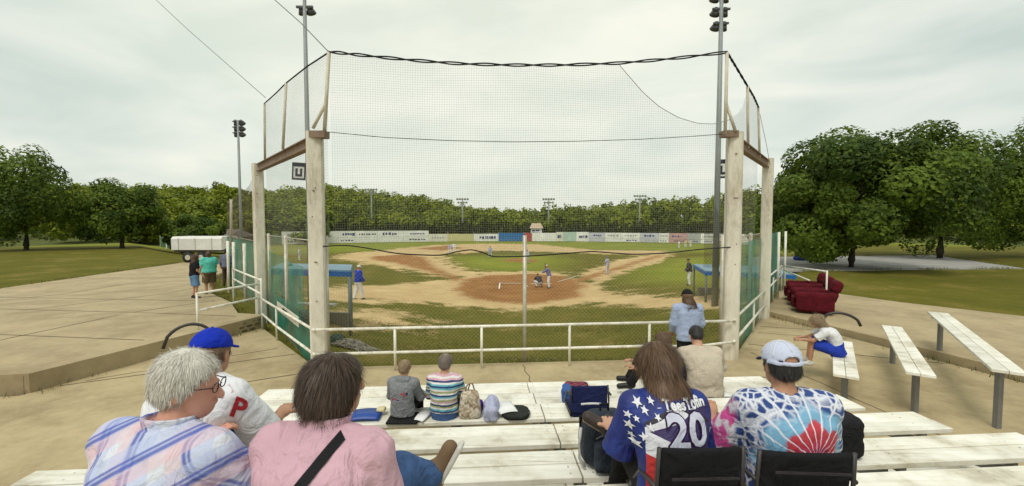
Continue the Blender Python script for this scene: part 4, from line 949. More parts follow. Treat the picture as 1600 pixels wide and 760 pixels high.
# ------------------------------------------------------------------ beyond the wings
slab('path', [(13.8, 24), (31, 25.5), (36, 36), (19, 34)], WALK - .03, .1, mat('grey_pavement', (0.34, 0.33, 0.31), .9, .2, 1.2, .3, 20))
WHITE = weathered('white_panel', (0.76, 0.75, 0.70), (0.5, 0.46, 0.38), rough=.5, scale=1.2, amount=.4, zs=1)
def trailer():
    c = at(318, 402, 29.0); c.z = 2.58; root = empty('white_trailer', c); tag(root, 'long white box trailer parked behind the teal-shirted man', 'trailer')
    m = MB(); z0, z1 = 3.5, 4.42; x0, x1 = c.x - 2.2, c.x + 1.25
    vs = []; prof = [(-.9, z0), (.9, z0), (.9, z1 - .15), (.75, z1), (-.75, z1), (-.9, z1 - .15)]
    for x in (x0, x1): vs += [(x, c.y + .9 + a, z) for a, z in prof]
    m.add(vs, [tuple(range(5, -1, -1)), tuple(range(6, 12))] + [(i, (i + 1) % 6, (i + 1) % 6 + 6, i + 6) for i in range(6)])
    b = m.build('box_body', WHITE, root)
    for k in range(3): MB().box((x0 + .5 + k * 1.15, c.y - .012, (z0 + z1) / 2 - .05), (.03, .02, .8)).build('seam', mat('seam_grey', (.4, .4, .38)), b)
    for x in (c.x - 1.1, c.x - .2):
        w = MB().tube([(x, c.y + .02, 2.98), (x, c.y + .22, 2.98)], .38, 16).build('tyre', mat('tyre_rubber', (.02, .02, .02), .8), root, True); MB().tube([(x, c.y - .002, 2.98), (x, c.y + .02, 2.98)], .19, 12).build('rim', GALVP, w)
    MB().box((c.x - .48, c.y + .9, 3.42), (3.3, 1.5, .1)).build('chassis', mat('chassis_brown', (.10, .075, .05)), root)
    MB().beam((x1, c.y + .9, 3.42), (x1 + .9, c.y + .9, 3.3), .08, .08).build('drawbar', mat('chassis_brown', (.1, .075, .05)), root)
trailer()
def pavilion():
    c = at(330, 380, 62); root = empty('low_building', (c.x, c.y, 2.0)); tag(root, 'long low building with a dark shingled roof and pale columns before the woods', 'building')
    z0, z1, zr_ = 1.2, at(330, 371, 62).z, at(330, 359, 62).z; W, D = 9.5, 6; x, y = c.x - 1.8, c.y
    MB().box((x, y + D / 2, (z0 + z1) / 2), (W - .4, D - 1.2, z1 - z0)).build('wall', mat('dark_wall', (.14, .12, .10), .9), root)
    MB().add([(x - W / 2, y - .6, z1), (x + W / 2, y - .6, z1), (x + W / 2, y + D + .3, z1), (x - W / 2, y + D + .3, z1), (x - W / 2 + .6, y + D / 2, zr_), (x + W / 2 - .6, y + D / 2, zr_)], [(0, 1, 5, 4), (2, 3, 4, 5), (1, 2, 5), (3, 0, 4), (0, 3, 2, 1)]).build('roof', mat('shingles', (.17, .15, .135), .9, .25, 3), root)
    MB().box((x, y - .6, z1 - .1), (W, .08, .16)).build('eaves', WHITE, root)
    for k in range(9): MB().box((x - W / 2 + .3 + k * (W - .6) / 8, y - .35, (z0 + z1 - .2) / 2), (.16, .16, z1 - z0 - .2)).build('column', WHITE, root)
pavilion()

# ------------------------------------------------------------------ people
def A3(*p): return np.array(p, float)
def skin_mat(n, c): return mat('skin_' + n, c, .5, .12, 12, .1, 60, spec=.35)
SK = {n: skin_mat(n, c) for n, c in dict(fair=(.56, .31, .21), tan=(.45, .235, .145), pink=(.60, .30, .215), brown=(.33, .17, .10)).items()}
def wrinkle(nt, b, L, tc, k=1.0):
    """creases and weave in the relief of a cloth"""
    a = N(nt, 'ShaderNodeTexNoise', Scale=7.0, Detail=3, Roughness=.5, Distortion=2.2); L(tc.outputs['Object'], a.inputs['Vector'])
    f = N(nt, 'ShaderNodeTexNoise', Scale=140.0, Detail=2); L(tc.outputs['Object'], f.inputs['Vector'])
    b1 = N(nt, 'ShaderNodeBump', Strength=.75 * k, Distance=.035); L(a.outputs['Fac'], b1.inputs['Height'])
    b2 = N(nt, 'ShaderNodeBump', Strength=.25, Distance=.004); L(f.outputs['Fac'], b2.inputs['Height']); L(b1.outputs['Normal'], b2.inputs['Normal']); L(b2.outputs['Normal'], b.inputs['Normal'])
def cloth(name, col, var=.16, scale=7, bump=.35, bscale=90, rough=.85):
    key = 'cloth_' + name
    if key in MATS: return MATS[key]
    m = mat(key, col, rough, var, scale, 0, bscale, spec=.2); nt = m.node_tree; tc = [n for n in nt.nodes if n.type == 'TEX_COORD'][0]
    wrinkle(nt, nt.nodes['Principled BSDF'], nt.links.new, tc, 1.0); return m
def hair_mat(name, dark, light):
    m, nt, b, L = nodes_mat('hair_' + name); tc = N(nt, 'ShaderNodeTexCoord'); g = N(nt, 'ShaderNodeNewGeometry')
    mp = N(nt, 'ShaderNodeMapping'); mp.inputs['Scale'].default_value = (60, 60, 9); L(tc.outputs['Object'], mp.inputs['Vector'])
    n = N(nt, 'ShaderNodeTexNoise', Scale=1.0, Detail=5, Roughness=.6); L(mp.outputs['Vector'], n.inputs['Vector'])
    ad = N(nt, 'ShaderNodeMath', operation='MULTIPLY_ADD'); L(g.outputs['Random Per Island'], ad.inputs[0]); ad.inputs[1].default_value = .5; L(n.outputs['Fac'], ad.inputs[2])
    r = ramp(nt, [(.35, dark), (.95, light)]); L(ad.outputs['Value'], r.inputs['Fac']); L(r.outputs['Color'], b.inputs['Base Color']); b.inputs['Roughness'].default_value = .5
    bp = N(nt, 'ShaderNodeBump', Strength=.5, Distance=.004); L(n.outputs['Fac'], bp.inputs['Height']); L(bp.outputs['Normal'], b.inputs['Normal']); return m
HAIR = {n: hair_mat(n, d, l) for n, d, l in (('darkbrown', (.020, .012, .008), (.10, .062, .042)), ('brown', (.045, .024, .013), (.20, .115, .065)), ('white', (.42, .39, .34), (.74, .71, .64)), ('greybrown', (.095, .073, .058), (.31, .255, .21)), ('sandy', (.17, .11, .06), (.44, .32, .19)), ('black', (.008, .007, .007), (.045, .038, .035)))}
def stand(h=1.75, lean=0.0, aL=(-.02, .03), aR=(.02, .03), elb=.12, spread=.09, stride=0.0, hyaw=0, hpitch=0):
    k = h / 1.75; s, c = math.sin(lean), math.cos(lean)
    pel = A3(0, 0, .95); nk = pel + A3(0, s * .52, c * .52)
    J = dict(pelvis=pel, neck=nk, head=nk + A3(0, s * .1 + .03, .165), hyaw=hyaw, hpitch=hpitch, scale=k)
    for sd, sg in (('L', -1), ('R', 1)):
        a = aL if sg < 0 else aR
        sh = nk + A3(sg * .185, -s * .05, -.06); el = sh + A3(a[0] + sg * .04, a[1] - .02, -.29 + abs(a[1]) * .3); wr = el + A3(a[0] * 1.3, a[1] + elb, -.24 + elb * .4)
        hp = pel + A3(sg * .09, 0, -.04); st = stride * sg; kn = hp + A3(sg * (spread - .07), .04 + st * .5, -.44); an = kn + A3(sg * .01, -.06 + st * .5, -.42)
        J.update({'sh' + sd: sh, 'el' + sd: el, 'wr' + sd: wr, 'hip' + sd: hp, 'kn' + sd: kn, 'an' + sd: an, 'to' + sd: an + A3(sg * .03, .17, -.035)})
    return J
def sit(k=1.0, lean=.12, hunch=0.03, side=0.0, hyaw=0, hpitch=0, spread=.1, shin=(0, .06, -.40), elb=(.07, .10, -.27), hand=(-.07, .24, -.02), shw=.185, knee=(.02, .43, .05), tl=.5):
    s, c = math.sin(lean), math.cos(lean); pel = A3(0, 0, .10); nk = pel + A3(side, s * tl, c * tl)
    J = dict(pelvis=pel, neck=nk, head=nk + A3(side * .15, s * .1 + .035, .15), hyaw=hyaw, hpitch=hpitch, hunch=hunch, scale=k)
    for sd, sg in (('L', -1), ('R', 1)):
        sh = nk + A3(sg * shw, -.02, -.07); el = sh + A3(sg * elb[0], elb[1], elb[2]); wr = el + A3(sg * hand[0], hand[1], hand[2])
        hp = pel + A3(sg * .09, .02, -.01); kn = hp + A3(sg * (spread - .08) + sg * knee[0], knee[1], knee[2]); an = kn + A3(sg * shin[0], shin[1], shin[2])
        J.update({'sh' + sd: sh, 'el' + sd: el, 'wr' + sd: wr, 'hip' + sd: hp, 'kn' + sd: kn, 'an' + sd: an, 'to' + sd: an + A3(sg * .03, .17, -.035)})
    return J
def rotm(yaw, pitch, roll=0):
    return np.array(Matrix.Rotation(yaw, 3, 'Z') @ Matrix.Rotation(-pitch, 3, 'X') @ Matrix.Rotation(roll, 3, 'Y'))
def torso(P, J, w, infl=0.0, bottom=-.13):
    pel, nk = J['pelvis'], J['neck']; T = np.linalg.norm(nk - pel); R = frame(nk - pel, J['shR'] - J['shL'])
    q = P.copy(); z = (P - pel) @ R[:, 2]; t = np.clip(z / T, 0, 1); hn = J.get('hunch', 0.0)
    q = P + R[:, 1][None, :] * (hn * 4 * t * (1 - t))[:, None]
    zs = T * A3(bottom / T, 0, .22, .5, .74, .9, 1.02); wx = w * A3(.15, .178, .160, .168, .188, .150, .055) + infl; wy = (w * 1.0) * A3(.115, .128, .118, .118, .118, .088, .055) + infl
    return loft(q, pel, R, zs, wx, wy)
def limb(P, a, b, ra, rb): return capsule(P, a, b, ra, rb)
def arms(P, J, w, upto='hand', infl=0, cut=None):
    ds = []
    for s in 'LR':
        sh, el, wr = J['sh' + s], J['el' + s], J['wr' + s]
        ds.append(limb(P, J['neck'] + (sh - J['neck']) * .3 + A3(0, 0, -.03), sh, .056 * w + infl, .054 * w + infl))
        if upto == 'short':
            e = sh + (el - sh) * (cut or .72); d = (el - sh) / np.linalg.norm(el - sh)
            ds.append(np.maximum(limb(P, sh, e + d * .06, .054 * w + infl, .052 * w + infl + .014), (P - e) @ d))
        else:
            ds.append(limb(P, sh, el, .050 * w + infl, .041 * w + infl))
            if upto == 'long':
                e = el + (wr - el) * .95; d = (wr - el) / np.linalg.norm(wr - el); ds.append(np.maximum(limb(P, el, wr, .042 * w + infl, .032 + infl), (P - e) @ d))
            else: ds.append(limb(P, el, wr, .040 * w + infl, .027 + infl))
    return ds
def legs(P, J, w, infl=0, upto='long'):
    ds = []
    for s in 'LR':
        hp, kn, an = J['hip' + s], J['kn' + s], J['an' + s]
        if upto == 'short':
            e = hp + (kn - hp) * .95; d = (kn - hp) / np.linalg.norm(kn - hp); ds.append(np.maximum(limb(P, hp, kn, .088 * w + infl, .07 * w + infl + .015), (P - e) @ d))
        else:
            ds.append(limb(P, hp, kn, .088 * w + infl, .060 * w + infl))
            e = an + (an - kn) * .02; d = (an - kn) / np.linalg.norm(an - kn); rr = .045 + infl if upto == 'long' else .040
            ds.append(np.maximum(limb(P, kn, an, .058 * w + infl, rr), (P - e) @ d))
    return ds
def head_sdf(P, J, simple=False):
    R = J['R']; q = (P - J['head']) @ R
    d = sunion([ellip(q, (0, -.012, .03), (.076, .096, .086)), ellip(q, (0, .028, -.035), (.062, .068, .088)), ellip(q, (0, .048, -.085), (.040, .040, .034))], .03)
    if not simple:
        d = smin(d, capsule(q, A3(0, .093, .008), A3(0, .112, -.034), .009, .015), .012)
        for sg in (-1, 1):
            d = smin(d, ellip(q, (sg * .077, -.008, -.015), (.011, .022, .034)), .008)
            d = -smin(-d, ellip(q, (sg * .031, .10, .008), (.018, .014, .012)), .012)
            d = np.minimum(d, ellip(q, (sg * .031, .083, .008), (.012, .012, .011)))
        d = smin(d, ellip(q, (0, .094, -.062), (.024, .010, .009)), .008)
    return d
def hand_parts(wr, f, pn, sg, curl=.5):
    f = f / np.linalg.norm(f); pn = pn - (pn @ f) * f; pn /= np.linalg.norm(pn); x = np.cross(f, pn)
    R = np.stack([x, f, pn], 1); segs = []
    for i, (o, ln) in enumerate(((-.030, .78), (-.010, .95), (.011, 1.0), (.031, .9))):
        p = wr + f * .092 + x * o; a = curl * .35
        for L_ in (.042, .027, .021):
            d = f * math.cos(a) + pn * math.sin(a); q = p + d * L_ * ln; segs.append((p, q, .0092)); p = q; a += curl
    b = wr + f * .03 + x * .034 * sg; p1 = b + x * .028 * sg + f * .03 + pn * .012; p2 = p1 + f * .03 + pn * .016 + x * .004 * sg
    segs += [(b, p1, .013), (p1, p2, .0105)]
    def sdf(P):
        d = rbox(P, wr + f * .05, (.041, .048, .016), .014, R); d = smin(d, capsule(P, wr - f * .03, wr + f * .02, .026, .027), .02)
        for a, b_, r in segs: d = smin(d, capsule(P, a, b_, r, r * .88), .006)
        return d
    return sdf, wr + f * .07 - .125, wr + f * .07 + .125
def join(parts):
    V = []; F = []; n = 0
    for v, f in parts: V.append(v); F.append(f + n); n += len(v)
    return np.concatenate(V), np.concatenate(F)
def hair_sdf(style, J, seed, capped=False):
    R, c = J['R'], J['head']; nz = folds(seed, 26, 6)
    def f(P):
        q = (P - c) @ R; rid = .0045 * nz(q * A3(1, 1, .35))
        if style in ('short', 'buzz'):
            th = .016 if style == 'short' else .008
            d = ellip(q, (0, -.014, .034), (.078 + th, .097 + th, .088 + th)); d = smin(d, ellip(q, (0, -.052, -.02), (.064 + th, .050 + th, .055)), .02)
            d = np.maximum(d, .80 * q[:, 1] - .62 * q[:, 2] - .026); d = np.maximum(d, -.072 - q[:, 2])
        elif style == 'bob':
            d = sunion([ellip(q, (0, -.020, .030), (.092, .110, .094)), ellip(q, (0, -.036, -.030), (.094, .092, .072)), ellip(q, (0, -.09, -.02), (.05, .035, .05))], .04)
            d = np.maximum(d, .9 * q[:, 1] - .42 * q[:, 2] - .036); d = np.maximum(d, -.088 - q[:, 2] + .010 * np.sin(q[:, 0] * 60))
        else:      # long, falling on the shoulders
            d = sunion([ellip(q, (0, -.018, .035), (.094, .116, .100)), ellip(q, (0, -.04, -.08), (.098, .085, .12)), ellip(q, (.015, -.085, -.16), (.10, .055, .11))], .05)
            d = np.maximum(d, .9 * q[:, 1] - .42 * q[:, 2] - .036); d = np.maximum(d, -.185 - q[:, 2] + .02 * np.sin(q[:, 0] * 45))
        d = d + rid
        if capped: d = np.maximum(d + .006, q[:, 2] - .045 - .12 * q[:, 1])
        return d
    return f
def strands(V, F, J, n, ln, wdt, seed, loose=1.0):
    r = np.random.default_rng(seed); R = J['R']; c = J['head']; up = R[:, 2]
    fi = r.integers(0, len(F), n); p = V[F[fi]].mean(1) + r.normal(0, .003, (n, 3))
    e1 = V[F[fi, 1]] - V[F[fi, 0]]; e2 = V[F[fi, 3]] - V[F[fi, 0]]; nn = np.cross(e1, e2); nn /= np.linalg.norm(nn, axis=1, keepdims=True) + 1e-9
    top = c + up * .11 + R[:, 1] * -.01; d = (p - top); d = d - (d * nn).sum(1, keepdims=True) * nn; d = d / (np.linalg.norm(d, axis=1, keepdims=True) + 1e-6) - up * .6
    d = d - (d * nn).sum(1, keepdims=True) * nn * .9; d += r.normal(0, .16 * loose, (n, 3)); d /= np.linalg.norm(d, axis=1, keepdims=True)
    s = np.cross(d, nn); s /= np.linalg.norm(s, axis=1, keepdims=True) + 1e-9; L_ = ln * r.uniform(.5, 1.2, n)[:, None]; w = wdt * r.uniform(.6, 1.2, n)[:, None]
    a = p + nn * .001; b = p + d * L_ * .5 + nn * (.004 * loose); e = p + d * L_ + nn * (.002 + .003 * loose) - up * L_ * .1
    Vn = np.stack([a - s * w, a + s * w, b + s * w, b - s * w, b - s * w, b + s * w, e + s * w * .2, e - s * w * .2], 1).reshape(-1, 3)
    return Vn, np.arange(len(Vn)).reshape(-1, 4)
def bounds(J, keys, pad): a = np.array([J[k] for k in keys]); return a.min(0) - pad, a.max(0) + pad
TOR = ['pelvis', 'neck', 'shL', 'shR']; ARM = ['elL', 'elR', 'wrL', 'wrR']; LEG = ['hipL', 'hipR', 'knL', 'knR', 'anL', 'anR']
def person(label, loc, rz, J, skin='fair', shirt=None, pants=None, shoes=None, hair=None, cap=None, w=1.0, vox=.013, group=None, hands=(), curl=.5, seed=1, far=False):
    root = empty('person', loc, rz); tag(root, label, 'person', group); k = J.get('scale', 1.0); root.scale = (k, k, k)
    J['R'] = rotm(J['hyaw'], J['hpitch'], J.get('hroll', 0)); sk = SK[skin]
    def put(name, V, F, m, par=root): return link_mesh(name, V, F, m, par, True, offset=(0, 0, 0))
    # continuous body
    lo, hi = bounds(J, TOR + ARM + LEG, .16); hb = max(J['head'][2] + .14, hi[2]); hi[2] = hb
    lo = np.minimum(lo, J['head'] - .14); hi = np.maximum(hi, J['head'] + .14)
    def body(P):
        ds = [torso(P, J, w * .93)] + arms(P, J, w * .95) + legs(P, J, w * .92, upto='skin')
        d = sunion(ds, .035)
        d = smin(d, capsule(P, J['neck'] - A3(0, 0, .05), J['head'] - J['R'][:, 2] * .06 - J['R'][:, 1] * .02, .058 * min(w, 1.15), .052), .03)
        d = smin(d, head_sdf(P, J, True) + (.002 if not far else 0), .015)
        if far:
            for s in 'LR': d = smin(d, ellip(P, J['wr' + s] + (J['wr' + s] - J['el' + s]) * .25, (.04, .04, .05)), .02)
        return d
    parts = [surfnet(body, lo, hi, vox if far else vox * 1.35)]
    if not far:
        parts.append(surfnet(lambda P: head_sdf(P, J), J['head'] - .145, J['head'] + .145, .0075))
        for s in 'LR':
            f = J['wr' + s] - J['el' + s]; pn = A3(0, 0, -1) if abs(f[2]) < .8 * np.linalg.norm(f) else A3(-1 if s == 'R' else 1, 0, 0)
            sd, l0, h0 = hand_parts(J['wr' + s], f, pn, -1 if s == 'R' else 1, curl); parts.append(surfnet(sd, l0, h0, .0065))
    V, F = join(parts); bo = put('body', V, F, sk); out = {'root': root, 'body': bo}
    if pants:
        fo = folds(seed + 3, 11); inf = pants.get('infl', .016)
        def fp(P):
            d = sunion([np.maximum(torso(P, J, w, inf, -.14), ((P - J['pelvis']) @ frame(J['neck'] - J['pelvis'], A3(1, 0, 0))[:, 2]) - .10)] + legs(P, J, w, inf, pants.get('len', 'long')), .04); return d + .006 * fo(P)
        lo, hi = bounds(J, ['pelvis'] + LEG, .13 + .09 * w); out['pants'] = put('trousers' if pants.get('len', 'long') == 'long' else 'shorts', *surfnet(fp, lo, hi, vox), pants['mat'])
    if shirt:
        fo = folds(seed, shirt.get('ff', 9)); inf = shirt.get('infl', .02); sl = shirt.get('sleeve', 'short'); hem = shirt.get('hem', -.06); zax = frame(J['neck'] - J['pelvis'], A3(1, 0, 0))[:, 2]
        def fs(P):
            d = sunion([torso(P, J, w, inf, -.16)] + arms(P, J, w, sl if sl != 'short' else 'short', inf, shirt.get('cut')), .028); d = d + shirt.get('fa', .008) * fo(P)
            d = np.maximum(d, hem - (P - J['pelvis']) @ zax)
            return np.maximum(d, -(capsule(P, J['neck'] - A3(0, 0, .01), J['head'], .066, .075)))
        lo, hi = bounds(J, TOR + ARM, .15); l2, h2 = bounds(J, TOR, .20 * w + .05); lo = np.minimum(lo, l2); hi = np.maximum(hi, h2); V, F = surfnet(fs, lo, hi, vox); so = put(shirt.get('name', 'shirt'), V, F, shirt['mat']); out['shirt'] = so; out['shirt_vf'] = (V, F)
        if shirt.get('collar'):
            R = frame(J['neck'] - J['pelvis'], A3(1, 0, 0)); c = J['neck'] + A3(0, .005, .0)
            def fc(P): q = (P - c) @ R; rr = np.hypot(q[:, 0] / 1.05, q[:, 1]); return np.maximum(np.abs(rr - .072 - .25 * np.abs(q[:, 2] - .02)) - .008, np.abs(q[:, 2] - .01 - .25 * q[:, 1] * 0) - .035)
            put('collar', *surfnet(fc, c - .13, c + .13, .008), shirt['mat'], so)
        if shirt.get('hood'):
            c = J['neck'] + A3(0, -.075, -.015)
            def fh(P): return sunion([ellip(P, c, (.125, .06, .075)), capsule(P, c + A3(-.10, .04, .03), c + A3(-.05, .12, 0), .035), capsule(P, c + A3(.10, .04, .03), c + A3(.05, .12, 0), .035)], .03) + .006 * fo(P * 2)
            put('hood', *surfnet(fh, c - .22, c + .22, .011), shirt['mat'], so)
    if shoes:
        for s in 'LR':
            an, to = J['an' + s], J['to' + s]; dr = (to - an); dr /= np.linalg.norm(dr)
            def fz(P): d = sunion([capsule(P, an + A3(0, 0, -.02) - dr * .04, to - dr * .02, .042, .038), capsule(P, an + A3(0, 0, .03), an - A3(0, 0, .03), .045, .045)], .02); return d
            sh = put('shoe', *surfnet(fz, np.minimum(an, to) - .1, np.maximum(an, to) + .1, max(.011, vox * .8)), shoes[0])
            if len(shoes) > 1 and not far:
                def fq(P): q = P - (an - dr * .04 - A3(0, 0, .055)); return capsule(P * A3(1, 1, 1), an - dr * .05 - A3(0, 0, .055), to - A3(0, 0, .03), .020, .018)
                put('sole', *surfnet(fq, np.minimum(an, to) - .1, np.maximum(an, to) + .1, .01), shoes[1], sh)
    if hair:
        st_, hm = hair; V, F = surfnet(hair_sdf(st_, J, seed + 9, bool(cap)), J['head'] - A3(.15, .18, .30), J['head'] + A3(.15, .15, .16), .0085 if not far else vox)
        if not far:
            n_, l_, w_ = {'short': (5200, .030, .0009), 'buzz': (2500, .012, .0009), 'bob': (9500, .065, .0010), 'long': (9500, .11, .0011)}[st_]
            sel = F if not cap else F[((V[F].mean(1) - J['head']) @ J['R'])[:, 2] < .01]; V, F = join([(V, F), strands(V, sel, J, n_ if not cap else n_ // 2, l_, w_, seed, .40 if st_ == 'bob' else .6), strands(V, sel, J, 420, l_ * 1.1, w_ * .8, seed + 1, 2.4)])
        out['hair'] = put('hair', V, F, hm)
    if cap:
        R, c = J['R'], J['head']; bd = cap.get('bill', 1)
        def fcap(P):
            q = (P - c) @ R; d = ellip(q, (0, -.012, .032), (.094, .113, .103)); d = np.maximum(d, .028 - q[:, 2] - .12 * q[:, 1] * bd)
            if cap.get('open'):
                d = np.maximum(d, -ellip(q, (0, -.012, .032), (.079, .098, .088)))
                d = np.maximum(d, -ellip(q, (0, -.115, .018), (.050, .06, .046)))
                d = np.minimum(d, np.maximum(np.abs(np.hypot(q[:, 0] / .094, (q[:, 1] + .012) / .113) - .985) * .09 - .006, np.abs(q[:, 2] - .030 - .12 * -q[:, 1] * 0 + .006) - .011) + np.where(q[:, 1] > -.03, 1, 0))
            return d
        cp = put('cap', *surfnet(fcap, c - .17, c + .17, .0075 if not far else vox), cap['mat']); out['cap'] = cp
        def fbill(P):
            q = (P - c) @ R; q = q * A3(1, bd, 1); z = q[:, 2] - .030 + .25 * (q[:, 1] - .08) + 2.2 * q[:, 0] ** 2
            rr = np.hypot(q[:, 0] / .082, (q[:, 1] - .06) / .115) - 1; return np.maximum(np.maximum(rr * .08, np.abs(z) - .006), .05 - q[:, 1])
        put('bill', *surfnet(fbill, c - .21, c + .21, .009 if not far else vox * .8), cap.get('billmat', cap['mat']), cp)
        if not far:
            b = c + R[:, 2] * .134 + R[:, 1] * -.012; put('button', *surfnet(lambda P: ellip(P, b, (.009, .009, .006)), b - .015, b + .015, .004), cap['mat'], cp)
        if cap.get('seams'):
            for a in (0, math.pi / 3, 2 * math.pi / 3):
                pts = []
                for i in range(17):
                    t = -1 + 2 * i / 16; th = t * math.pi / 2 * .84; v = A3(math.sin(th) * math.sin(a) * .0965, math.sin(th) * math.cos(a) * .1155, math.cos(th) * .1055) + A3(0, -.012, .032)
                    if a == 0 and v[1] < -.06 and v[2] < .075: continue
                    pts.append(c + R @ v)
                m = MB().tube(pts, .0028, 5); put('seam', m.v, m.f, cap['seams'], cp)
    return out
def print_on(out, shapes, mat_, name, lift=.004, tilt=0.0, org=(0, 0)):
    """lay flat 2-D shapes (list of (pts, faces)) on the back of the shirt"""
    V, F = out['shirt_vf']; bvh = BVHTree.FromPolygons([tuple(v) for v in V], [tuple(f) for f in F]); vs = []; fs = []
    for pts, faces in shapes:
        n = len(vs); ok = True; tmp = []
        for x, z in pts:
            h = bvh.ray_cast(Vector((x + org[0], -1.0, z + org[1])), Vector((0, 1, 0)))
            if h[0] is None: ok = False; break
            tmp.append(h[0] + h[1] * (lift if h[1].y < 0 else -lift))
        if ok: vs += [tuple(p) for p in tmp]; fs += [tuple(i + n for i in f) for f in faces]
    if not fs: return None
    return link_mesh(name, vs, fs, mat_, out['shirt'], False, offset=(0, 0, 0))
def print_toward(out, shapes, mat_, name, px, py, ppm, rot=0.0, lift=.004):
    """lay flat shapes on the shirt where the column and row of the photograph show them; ppm = photo pixels per metre there"""
    V, F = out['shirt_vf']; bvh = BVHTree.FromPolygons([tuple(v) for v in V], [tuple(f) for f in F]); bpy.context.view_layer.update(); I = out['root'].matrix_world.inverted(); o = I @ cam.location; vs = []; fs = []
    for pts, faces in shapes:
        n = len(vs); tmp = []
        for x, z in pts:
            X = x * math.cos(rot) - z * math.sin(rot); Z = x * math.sin(rot) + z * math.cos(rot); d = (I @ at(px + X * ppm, py - Z * ppm, 2.0) - o).normalized(); h = bvh.ray_cast(o, d)
            if h[0] is None: break
            tmp.append(h[0] - d * lift)
        if len(tmp) == len(pts): vs += [tuple(p) for p in tmp]; fs += [tuple(i + n for i in f) for f in faces]
    if fs: return link_mesh(name, vs, fs, mat_, out['shirt'], False, offset=(0, 0, 0))
def text_shape(body, size, sx=1.0, offset=0.0, cuts=2, slant=0):
    import bmesh
    cu = bpy.data.curves.new('lettering_source', 'FONT'); cu.body = body; cu.size = size; cu.align_x = 'CENTER'; cu.offset = offset; cu.shear = slant; cu.resolution_u = 3
    ob = bpy.data.objects.new('lettering_source', cu); COL.objects.link(ob); dg = bpy.context.evaluated_depsgraph_get(); me = bpy.data.meshes.new_from_object(ob.evaluated_get(dg))
    bm = bmesh.new(); bm.from_mesh(me); bmesh.ops.triangulate(bm, faces=bm.faces)
    if cuts: bmesh.ops.subdivide_edges(bm, edges=bm.edges[:], cuts=cuts, use_grid_fill=True)
    bm.verts.ensure_lookup_table(); pts = [(v.co.x * sx, v.co.y) for v in bm.verts]; fs = [tuple(v.index for v in f.verts) for f in bm.faces]
    bm.free(); bpy.data.objects.remove(ob); bpy.data.curves.remove(cu); bpy.data.meshes.remove(me); return pts, fs
def star(cx, cz, r, a0=0):
    pts = [(cx, cz)] + [(cx + math.cos(a0 + i * math.pi / 5) * (r if i % 2 == 0 else r * .42), cz + math.sin(a0 + i * math.pi / 5) * (r if i % 2 == 0 else r * .42)) for i in range(10)]
    return pts, [(0, 1 + i, 1 + (i + 1) % 10) for i in range(10)]
def blob(name, f, lo, hi, vox, m, parent=None, off=None): return link_mesh(name, *surfnet(f, lo, hi, vox), m, parent, True, offset=off)
def row_pt(k, px, t=.5):
    z, vf, vn = ROWS[k]; v = vn + (vf - vn) * t; kx = (px - 800) / FPX; y = v / (math.cos(ST_A) - kx * math.sin(ST_A)); return Vector((kx * y, y, z + .003))

def seat_at(k, px, J, rz, t=.5, dz=0.0, py=None):
    """root so that the head of pose J, on row k, shows at column px of the photograph"""
    z, vf, vn = ROWS[k]; v = vn + (vf - vn) * t; h = Matrix.Rotation(rz, 3, 'Z') @ (Vector(J['head']) * J['scale']); x = (px - 800) / FPX * v
    for _ in range(12):
        y = (v + x * math.sin(ST_A)) / math.cos(ST_A); x = (px - 800) / FPX * (y + h.y) - h.x
    return Vector((x, y, z + .003 + dz))
# ---- patterned cloths
def stripes_mat():
    m, nt, b, L = nodes_mat('cloth_striped_knit'); tc = N(nt, 'ShaderNodeTexCoord'); sp = N(nt, 'ShaderNodeSeparateXYZ'); L(tc.outputs['Object'], sp.inputs[0])
    nz = N(nt, 'ShaderNodeTexNoise', Scale=6.0, Detail=2); L(tc.outputs['Object'], nz.inputs['Vector'])
    a = N(nt, 'ShaderNodeMath', operation='MULTIPLY_ADD'); L(nz.outputs['Fac'], a.inputs[0]); a.inputs[1].default_value = .035; L(sp.outputs['Z'], a.inputs[2])
    mr = N(nt, 'ShaderNodeMapRange'); mr.inputs['From Min'].default_value = .06; mr.inputs['From Max'].default_value = .66; L(a.outputs['Value'], mr.inputs['Value'])
    W, Nv, Tq, Gr, Pk = (.72, .70, .68), (.03, .05, .16), (.13, .42, .52), (.33, .36, .16), (.62, .38, .45)
    seq = [W, Tq, W, Nv, Tq, W, Gr, Nv, W, Pk, Gr, W, Tq, Nv, W, Gr, W, Tq, Nv, Tq, W, Nv, Pk, W, Pk, W]
    r = ramp(nt, [(0, W), (1, W)]); r.color_ramp.interpolation = 'CONSTANT'
    # ramps hold 32 stops
    e = r.color_ramp.elements
    while len(e) < len(seq): e.new(.5)
    for i, c in enumerate(seq): e[i].position = i / len(seq); e[i].color = (*c, 1)
    L(mr.outputs['Result'], r.inputs['Fac']); L(r.outputs['Color'], b.inputs['Base Color']); b.inputs['Roughness'].default_value = .9; wrinkle(nt, b, L, tc, .8); return m
